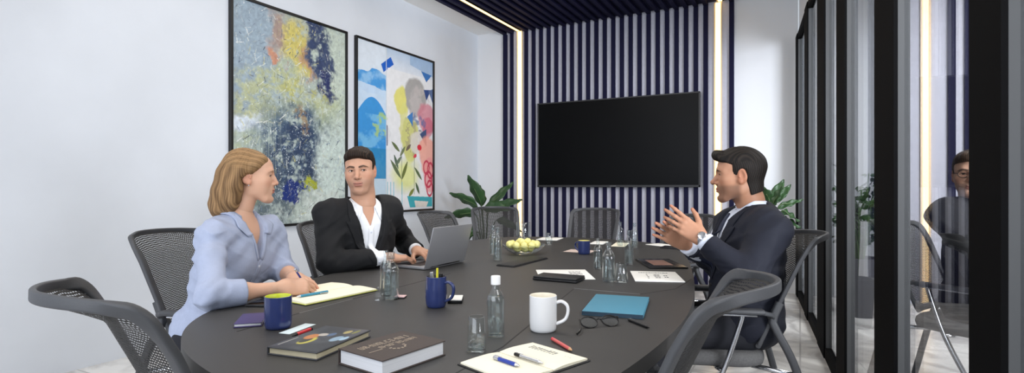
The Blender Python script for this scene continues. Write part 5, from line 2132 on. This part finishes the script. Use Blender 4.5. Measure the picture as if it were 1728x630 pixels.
M_BTN = mat('shirt_button', (214, 220, 232), .35)
M_BTND = mat('dark_button', (24, 24, 28), .35)

# ---------------- the woman writing
def under_neck(p, phi, off):
    a = math.radians(phi)
    return (p.x - math.cos(a) * off, p.y - math.sin(a) * off)


NW, NM, NN = P(403, 364, 2.20), P(614, 345, 2.87), P(1270, 352, 2.44)
w = Person('person with blonde hair in a pale blue shirt, writing in an open notebook', under_neck(NW, 15, .12), 15)
w.pelvis = np.array((0, 0, .57))
w.neck = w.L(NW)
w.shR = w.L(P(360, 402, 2.06))
w.shL = w.L(P(455, 390, 2.34))
w.elR = w.L(PZ(355, 499, .787))
w.wrR = w.L(PZ(476, 486, .784))
w.elL = w.L((-1.95, 1.63, .79))
w.wrL = w.L((-1.80, 1.555, .785))
w.armk = .84
w.tk = dict(chest=(.135, .098), waist=(.120, .095), hip=(.165, .13), sh=.032)
leg_points(w, .09)
ow = dict(fem=True, skin=(208, 164, 138), lip=(180, 114, 102), brow=(120, 88, 60), hair=((98, 74, 50), (160, 127, 89)), smile=.2, iris=(70, 90, 100), gaze=(.15, 1, 0), fw=.97)
w.head(P(423, 298.5, 2.22), (.66, .75, -.02), ow, roll=0.0, scale=.885)
tp = w.add_hand(w.wrR, w.D((.30, .95, -.05)), w.D((.50, -.32, .80)), True, (.55, .75, .45), sc=.92, spread=.02, thumb=(.80, .42, -.42), tcurl=.12, per=[(.42, .55, .25), (.52, .68, .35), (.66, .80, .4), (.75, .85, .4)])
tl = w.add_hand(w.wrL, w.D((.93, -.28, -.06)), w.D((.05, 0, 1)), False, (.18, .22, .15), sc=.90, spread=.07)
w.body()
w.trousers(M_TROU, M_SHOE)
F = w.coat_field(.005, .010, up=.042, fo=.045, cuff=.46, amp=.0034, seed=1.0, bottom=.50)
for sx in (-1, 1):
    F.ell(lerp(w.pelvis, w.neck, .62) + np.array((sx * .062, .085, 0)), (.062, .055, .062), k=.06)
F.disp(lambda X, Y, Z: .0022 * np.sin(X * 60 + Z * 55 + 2 * np.sin(Z * 20)) * smst(np.abs(X), .02, .1))
for el, wr_ in ((w.elR, w.wrR), (w.elL, w.wrL)):                # turned-back cuffs
    F.cap(lerp(el, wr_, .26), lerp(el, wr_, .47), .0475, .045, k=.004)
    w.cut_cuff(F, el, wr_, .46)
zt = float(w.neck[2])
vneck(F, zt - .175, .056, zt + .02, ybase=w.neck[1] + .01)
v, f = F.surf()
sh = np_obj('shirt', v, f, M_BLUSH, w.root)
b = bvh_of(v, f)
collar(w, M_BLUSH, b, sh, r0=.054, stand=.026, drop=.030, point=.0, gap=.72, dip=.030, zoff=-.002, spread=.0, lim=.03)
for sg in (-1, 1):
    decal('collar_flap', rowlerp([(0, sg * .050, zt + .016), (1, sg * .024, zt - .068)], [(0, sg * .074, zt + .006), (.72, sg * .092, zt - .040), (1, sg * .060, zt - .078)], 16), 8, b, M_BLUSH, sh, off=.0075, th=.003, bulge=.003)
    sl = .056 / .195
    decal('front_edge', rowlerp([(0, sg * .048, zt - .006), (1, sg * .002, zt - .17)], [(0, sg * .060, zt - .012), (1, sg * .016, zt - .178)], 12), 3, b, M_BLUSH, sh, off=.003, th=.002)
decal('placket', rowlerp([(0, -.013, zt - .172), (1, -.013, .58)], [(0, .013, zt - .172), (1, .013, .58)], 20), 4, b, M_BLUSH, sh, off=.0025, th=.0015)
buttons(w, b, M_BTN, [(0, zt - .20), (0, zt - .27), (0, zt - .34), (0, zt - .41)], sh, .0055)
# small earring
bm = nb(); bmesh.ops.create_icosphere(bm, subdivisions=2, radius=.003); e = obj('earring', bm, M_SILV, w.root, smooth=True)
e.location = w.HM @ V((.080, -.001, -.040))

# her pen
gp = w.root.matrix_basis
RW = w.Mi.inverted()
grip = RW @ ((tp[0] + tp[4]) * .5)
tipp = grip + V((.03, .035, -.035))
tipp.z = TZ + .016
back = P(496, 452, 2.02)
axis_d = (back - grip).normalized()
pen('pen', 'thin blue pen held in the writing hand of the woman', grip - axis_d * .035, grip + axis_d * .125, .0036, [(.1, M_SILV, 'tip'), (.9, M_BLUEP, 'barrel'), (1, M_SILV, 'end_cap')], clip=False)

# ---------------- the man with the laptop
m = Person('person in a black blazer and open white shirt, typing on a laptop', under_neck(NM, -25, .12), -25)
m.pelvis = np.array((0, 0, .57))
m.neck = m.L(NM)
m.shR = m.L(P(557, 365, 2.77))
m.shL = m.L(P(653, 356, 3.02))
m.elR = m.L(P(556, 442, 2.64))
m.wrR = m.L((-1.835, 2.165, .792))
m.elL = m.L((-2.06, 2.58, .82))
m.wrL = m.L((-1.865, 2.44, .797))
m.armk = 1.0
m.tk = dict(chest=(.160, .112), waist=(.150, .115), hip=(.175, .135), sh=.050)
leg_points(m)
om = dict(skin=(198, 152, 126), lip=(176, 118, 104), brow=(46, 32, 24), hair=((24, 18, 14), (56, 41, 31)), smile=.55, stubble=.22, iris=(60, 40, 28), gaze=(-.38, 1, .0), fw=.955, jw=.0415)
m.head(P(608, 289, 2.86), (.546, -.835, -.06), om, roll=math.radians(4), scale=.985)
m.add_hand(m.wrR, m.D((.42, .82, -.08)), m.D((.02, 0, 1)), True, (.30, .45, .3), sc=1.0, spread=.05, per=[(.25, .40, .3), (.32, .45, .3), (.36, .5, .3), (.40, .5, .3)])
m.add_hand(m.wrL, m.D((.86, -.30, -.05)), m.D((0, 0, 1)), False, (.30, .45, .3), sc=1.0, spread=.05)
m.body()
m.trousers(M_TROU, M_SHOE)
zt = float(m.neck[2])
Fs = m.coat_field(.006, .006, arms=False, amp=.0015, seed=2, bottom=.6)
for el, wr_ in ((m.elR, m.wrR), (m.elL, m.wrL)):
    Fs.cap(lerp(el, wr_, .62), lerp(el, wr_, 1.0), .040, .036, k=.004)
    m.cut_cuff(Fs, el, wr_, .945)
vneck(Fs, zt - .115, .050, zt + .01, ybase=m.neck[1] + .005)
Fs.cap(m.neck + np.array((0, 0, -.025)), V(m.neck) + (V(A3(m.HM.translation)) - V(m.neck)), .060, .066, k=.004, op='-')
v, f = Fs.surf()
sh = np_obj('shirt', v, f, M_NECKW, m.root)
bs = bvh_of(v, f)
collar(m, M_NECKW, bs, sh, r0=.062, stand=.036, drop=.040, point=.036, gap=.50, dip=.038, zoff=-.006, spread=.022)
decal('placket', rowlerp([(0, -.014, zt - .112), (1, -.014, .68)], [(0, .014, zt - .112), (1, .014, .68)], 20), 4, bs, M_NECKW, sh, off=.0025, th=.0015)
buttons(m, bs, M_BTN, [(0, zt - .14), (0, zt - .21), (0, zt - .28)], sh, .005)
F = m.coat_field(.0055, .020, up=.062, fo=.054, cuff=.88, amp=.0032, seed=3)
F.ell(m.neck + np.array((0, -.035, -.02)), (.085, .06, .05), k=.03)
vneck(F, .72, .088, zt + .03, ybase=m.neck[1] - .035)
F.cap(m.neck + np.array((0, 0, -.04)), V(m.neck) + (V(A3(m.HM.translation)) - V(m.neck)), .068, .074, k=.006, op='-')
v, f = F.surf()
jk = np_obj('blazer', v, f, M_BLZ, m.root)
bj = lapels(m, v, f, M_BLZ, .72, .088, zt + .03, .070, jk)
buttons(m, bj, M_BTND, [(.012, .69)], jk, .009)

# ---------------- the man in navy
n = Person('person with dark hair in a navy suit and tie, hands raised together', under_neck(NN, 203, -.04), 203)
n.pelvis = np.array((0, 0, .57))
n.neck = n.L(NN)
n.shL = n.L(P(1298, 390, 2.26))
n.shR = n.L(P(1238, 386, 2.60))
n.elL = n.L(P(1262, 470, 2.17))
n.wrL = n.L(P(1184, 403, 2.28))
n.elR = n.L(P(1216, 448, 2.62))
n.wrR = n.L(P(1156, 412, 2.42))
n.armk = 1.0
n.tk = dict(chest=(.160, .118), waist=(.150, .125), hip=(.175, .145), sh=.052)
leg_points(n)
on = dict(skin=(172, 126, 100), lip=(160, 98, 86), brow=(24, 18, 15), hair=((17, 14, 12), (40, 33, 28)), nape=-.074, nose=.1145, jw=.048, smile=1.0, stubble=.5, stubcol=(74, 56, 48), iris=(50, 32, 22), gaze=(0, 1, 0), quiff=2, fw=1.0)
n.head(P(1248, 296.5, 2.43), (-.99, -.12, -.03), on, roll=0, scale=.975)
dl = P(1109, 350, 2.33) - P(1184, 403, 2.28)
n.add_hand(n.wrL, n.D(dl), n.D((.16, -.95, .22)), False, (.10, .12, .10), sc=.98, spread=.06, thumb=(.62, .74, -.25), tcurl=.25, per=[(-.05, .10, .1), (.10, .20, .15), (.22, .30, .2), (.30, .38, .2)])
dr = P(1110, 384, 2.37) - P(1156, 412, 2.42)
n.add_hand(n.wrR, n.D(dr), n.D((-.05, .98, .10)), True, (.10, .12, .10), sc=.98, spread=.09, thumb=(.62, .74, -.2), tcurl=.15, per=[(.15, .2, .1), (.05, .12, .1), (-.02, .10, .1), (-.08, .10, .1)])
n.body()
n.trousers(M_TROU, M_SHOE)
zt = float(n.neck[2])
Fs = n.coat_field(.006, .006, arms=False, amp=.001, seed=5, bottom=.6)
for el, wr_ in ((n.elR, n.wrR), (n.elL, n.wrL)):
    Fs.cap(lerp(el, wr_, .60), lerp(el, wr_, 1.0), .0425, .039, k=.004)
    n.cut_cuff(Fs, el, wr_, .96)
v, f = Fs.surf()
sh = np_obj('shirt', v, f, mat('lilac_white_cotton', (214, 220, 234), .8, bump=.08, bscale=300), n.root)
bs = bvh_of(v, f)
M_SHN = MATS['lilac_white_cotton']
collar(n, M_SHN, bs, sh, r0=.062, stand=.040, drop=.040, point=.036, gap=.10, dip=.030, zoff=-.002, spread=.02)
M_TIE = mat('dark_tie', (30, 36, 58), .6, bump=.08, bscale=500)
tie = decal('tie', rowlerp([(0, -.014, zt - .02), (.12, -.016, zt - .055), (1, -.042, .66)], [(0, .014, zt - .02), (.12, .016, zt - .055), (1, .042, .66)], 22), 5, bs, M_TIE, n.root, off=.006, th=.004, bulge=.005)
h = bs.ray_cast(V((0, 1.2, zt - .035)), V((0, -1, 0)))
bm = nb(); box(bm, (0, n.neck[1] + .066, zt - .022), (.034, .022, .038), bev=.007, seg=3); obj('tie_knot', bm, M_TIE, tie, auto=50)
F = n.coat_field(.0055, .020, up=.064, fo=.056, cuff=.87, amp=.0032, seed=6)
F.ell(n.neck + np.array((0, -.040, -.02)), (.088, .06, .05), k=.03)
vneck(F, .74, .085, zt + .03, ybase=n.neck[1] - .035)
F.cap(n.neck + np.array((0, 0, -.04)), V(n.neck) + (V(A3(n.HM.translation)) - V(n.neck)), .072, .078, k=.006, op='-')
v, f = F.surf()
jk = np_obj('suit_jacket', v, f, M_NVY, n.root)
bj = lapels(n, v, f, M_NVY, .74, .085, zt + .03, .072, jk)
buttons(n, bj, M_BTND, [(.012, .71)], jk, .009)
# wrist watch on the near arm
d = V(n.wrL - n.elL).normalized()
q = V((0, 0, 1)).rotation_difference(d).to_matrix().to_4x4()
bm = nb()
lathe(bm, [(.0295, -.009), (.031, -.009), (.031, .009), (.0295, .009)], 32, closed=True)
bmesh.ops.transform(bm, matrix=Matrix.Translation(V(lerp(n.elL, n.wrL, 1.0))) @ q, verts=bm.verts[:])
wt = obj('watch_strap', bm, M_SILV, n.root, smooth=True)
fd = n.D((.1, -.85, .5)); fd = (fd - d * fd.dot(d)).normalized()
qf = V((0, 0, 1)).rotation_difference(fd).to_matrix().to_4x4()
bm = nb(); lathe(bm, [(0, 0), (.017, 0), (.018, .003), (.017, .008), (.0145, .009), (0, .0085)], 28)
bmesh.ops.transform(bm, matrix=Matrix.Translation(V(n.wrL) + fd * .029) @ qf, verts=bm.verts[:])
obj('watch_case', bm, M_CHROME, wt, auto=40)

# ---------------------------------------------------------------- reflections in the glass, built as solid things beyond it
t = thing('slat_wall_panel', 'dim slatted wall reflected in the glass partition, built beyond it', 'wall panel', (0, 0, 0))
yb = 6.60
bm = nb(); box(bm, (1.75, yb - .008, CZ / 2), (1.84, .014, CZ - .004)); obj('backing', bm, M_BACK, t)
for k in range(14):
    x = .90 + k * .125
    if abs(x - 1.07) < .09: continue
    bm = nb(); box(bm, (x, yb - .016 - .013, CZ / 2 - .01), (.06, .026, CZ - .04), bev=.002, seg=1); obj('slat', bm, M_NAVY, t)
r = thing('light_strip', 'warm glowing light strip reflected in the glass partition, built beyond it', 'light strip', (0, 0, 0))  # mirror image of a strip, made as a glowing copy past the panes
bm = nb(); box(bm, (1.075, yb - .0225, CZ / 2 - .01), (.05, .013, CZ - .05), bev=.004); obj('diffuser', bm, M_LED, r)
for sg in (-1, 1):
    bm = nb(); box(bm, (1.075 + sg * .034, yb - .0245, CZ / 2 - .01), (.014, .017, CZ - .05)); obj('channel', bm, M_CHAN, r)

o3 = P(1452, 400, 4.9)  # mirror image of a plant, modelled in full past the panes
t = thing('reflected_shrub', 'leafy shrub in a dark pot reflected in the glass partition, built beyond it', 'plant', (o3.x, o3.y, 0))
bm = nb(); lathe(bm, [(0, 0), (.11, 0), (.115, .01), (.16, .5), (.165, .52), (.15, .52), (.14, .48), (0, .48)], 36); obj('pot', bm, M_POT, t, auto=40)
bm = nb(); lathe(bm, [(0, .5), (.142, .495), (.142, .48), (0, .48)], 24); obj('soil', bm, M_SOIL, t, smooth=True)
bm = nb(); bl = nb()
g = random.Random(17)
for k in range(14):
    a = g.uniform(0, 2 * PI); rr = g.uniform(.05, .24); zz = g.uniform(.85, 1.32)
    tip = V((rr * math.cos(a), rr * math.sin(a), zz))
    pth = smooth_path([V((tip.x * .15, tip.y * .15, .48)), V((tip.x * .5, tip.y * .5, .48 + (zz - .48) * .55)), tip], 6)
    tube(bm, pth, .006, 6)
    for q in range(26):
        c = pth[g.randrange(4, len(pth))] + V((g.gauss(0, .05), g.gauss(0, .05), g.gauss(0, .04)))
        d = V((g.gauss(0, 1), g.gauss(0, 1), g.gauss(.3, .7))).normalized()
        sd = d.orthogonal().normalized(); sd.rotate(Matrix.Rotation(g.uniform(0, 6), 3, d)); up = sd.cross(d)
        L, wd = g.uniform(.05, .09), g.uniform(.016, .026)
        vs = [bl.verts.new(c + d * (L * f) + sd * (wd * s) + up * z) for f, s, z in ((0, 0, 0), (.3, .8, .004), (.65, .8, .004), (1, 0, -.004), (.65, -.8, .004), (.3, -.8, .004))]
        bl.faces.new((vs[0], vs[1], vs[2], vs[3])); bl.faces.new((vs[0], vs[3], vs[4], vs[5]))
obj('stem', bm, M_STEM, t, smooth=True)
bmesh.ops.solidify(bl, geom=bl.faces[:], thickness=.0012)
obj('foliage', bl, M_LEAF, t)

c = copy_tree(c0)  # mirror image of a chair, made as an extra copy past the panes
c.location = (.80, 3.65, 0)
c.rotation_euler = (0, 0, math.radians(-35 - 90))
c['label'] = 'dim mesh chair reflected in the glass, built beyond it, with a seated figure'
c['group'] = 'mesh conference chairs around the table'

q = Person('person in a dark suit reflected dimly in the glass partition, built beyond it', (.84, 3.63), -35)  # mirror image of a man, modelled as a figure past the panes
DQ = V((-.065, -.09, -.025))
q.pelvis = q.L(V((.88, 3.73, .57)) + DQ)
q.neck = q.L(V((.86, 3.70, 1.09)) + DQ)
q.shR = q.L(V((.72, 3.58, 1.03)) + DQ); q.shL = q.L(V((1.00, 3.86, 1.03)) + DQ)
q.elR = q.L(V((.80, 3.40, .78)) + DQ); q.elL = q.L(V((1.15, 3.74, .78)) + DQ)
q.wrR = q.L(V((1.00, 3.36, .70)) + DQ); q.wrL = q.L(V((1.22, 3.52, .70)) + DQ)
q.armk = 1.0
q.tk = dict(chest=(.160, .112), waist=(.150, .115), hip=(.175, .135), sh=.050)
leg_points(q)
oq = dict(skin=(196, 152, 128), lip=(160, 104, 92), brow=(50, 38, 30), hair=((40, 30, 24), (80, 60, 44)), smile=.8, stubble=.2, iris=(50, 36, 26))
q.head(V((.84, 3.66, 1.235)) + DQ, (-.25, -.97, -.02), oq, scale=.98)
q.add_hand(q.wrR, q.D((.8, .1, -.2)), q.D((.1, .1, 1)), True, (.3, .4, .3))
q.add_hand(q.wrL, q.D((.1, -.8, -.2)), q.D((.1, .1, 1)), False, (.3, .4, .3))
q.body()
q.trousers(M_TROU, M_SHOE)
zt = float(q.neck[2])
Fs = q.coat_field(.008, .006, arms=False, amp=.001, seed=5, bottom=.6)
v, f = Fs.surf(); sh = np_obj('shirt', v, f, M_NECKW, q.root); bs = bvh_of(v, f)
collar(q, M_NECKW, bs, sh, r0=.062, stand=.036, drop=.040, point=.036, gap=.15, dip=.03)
decal('tie', rowlerp([(0, -.014, zt - .02), (.12, -.016, zt - .055), (1, -.040, .68)], [(0, .014, zt - .02), (.12, .016, zt - .055), (1, .040, .68)], 18), 4, bs, M_TIE, q.root, off=.006, th=.004)
F = q.coat_field(.007, .020, amp=.003, seed=8)
vneck(F, .74, .08, zt + .03, ybase=q.neck[1] - .035)
v, f = F.surf(); jk = np_obj('suit_jacket', v, f, M_BLZ, q.root)
lapels(q, v, f, M_BLZ, .74, .08, zt + .03, .07, jk)
# round spectacles
bm = nb()
for sg in (-1, 1):
    pts = [q.HM @ V((sg * .031 + .022 * math.cos(a), .092 - .004 * abs(math.cos(a)), .004 + .018 * math.sin(a))) for a in [2 * PI * k / 20 for k in range(20)]]
    tube(bm, pts, .0016, 6, closed=True)
    tube(bm, [q.HM @ V((sg * .053, .089, .008)), q.HM @ V((sg * .074, .07, .01)), q.HM @ V((sg * .080, -.005, .008))], .0016, 6)
tube(bm, [q.HM @ V((-.009, .095, .007)), q.HM @ V((0, .100, .010)), q.HM @ V((.009, .095, .007))], .0016, 6)
obj('spectacles', bm, M_TORT, q.root, smooth=True)
# ---------------------------------------------------------------- camera, light, view
cd = bpy.data.cameras.new('camera')
cam = bpy.data.objects.new('camera', cd)
COL.objects.link(cam)
cam.location = (0, 0, CAMZ)
cam.rotation_euler = (PI / 2, 0, YAW)
cd.sensor_width = 36
cd.lens = 36 * FPX / W
cd.clip_start = 0.02
SC.camera = cam

wd = bpy.data.worlds.new('world')
SC.world = wd
wd.use_nodes = True
bg = wd.node_tree.nodes['Background']
bg.inputs['Color'].default_value = lin((228, 236, 246)) + [1]
bg.inputs['Strength'].default_value = 0.75


def area(name, loc, rot, sx, sy, e, col=(255, 250, 244), spread=180):
    l = bpy.data.lights.new(name, 'AREA')
    l.shape = 'RECTANGLE'
    l.size, l.size_y = sx, sy
    l.energy = e
    l.color = lin(col)
    l.spread = math.radians(spread)
    o = bpy.data.objects.new(name, l)
    COL.objects.link(o)
    o.location = loc
    o.rotation_euler = rot
    return o


area('daylight_fill', (-1.2, FY + .05, 1.9), (PI / 2, 0, 0), 4.6, 2.6, 135, (236, 243, 255))
area('ceiling_fill', (-1.6, -0.6, CZ - 0.03), (0, 0, 0), 3.0, 1.2, 36)  # unseen overhead fill, added to brighten the near half of the room
area('ceiling_fill', (-2.0, 3.0, CZ - 0.09), (0, 0, 0), 1.8, 3.6, 60, (255, 250, 244))  # unseen overhead fill, added to brighten the table area
area('corridor_fill', (1.9, 3.0, CZ - 0.02), (0, 0, 0), 1.2, 6.0, 300)  # unseen fill, added to brighten floor and walls past the panes

o = area('daylight_fill', (2.9, 3.2, 2.3), (0, 0, 0), 1.6, 1.4, 62, (242, 246, 255), 70)
o.rotation_euler = (V((-.32, 6.6, 1.45)) - V((2.9, 3.2, 2.3))).to_track_quat('-Z', 'Y').to_euler()

o = area('daylight_fill', (2.9, 1.2, 1.5), (0, 0, 0), 2.4, 1.6, 125, (252, 252, 255), 64)  # unseen light in the corridor, added to brighten the far left wall
o.rotation_euler = (V((-4.0, 5.3, 2.8)) - V((2.9, 1.2, 1.5))).to_track_quat('-Z', 'Y').to_euler()

SC.render.film_transparent = False
SC.view_settings.view_transform = 'Standard'
SC.view_settings.look = 'None'
SC.view_settings.gamma = 1
SC.view_settings.exposure = 0.0
SC.view_settings.use_curve_mapping = False
SC.cycles.use_denoising = True
SC.cycles.max_bounces = 12
SC.cycles.transparent_max_bounces = 24
SC.cycles.transmission_bounces = 12
SC.cycles.caustics_reflective = False
SC.cycles.caustics_refractive = False
SC.cycles.sample_clamp_indirect = 6.0
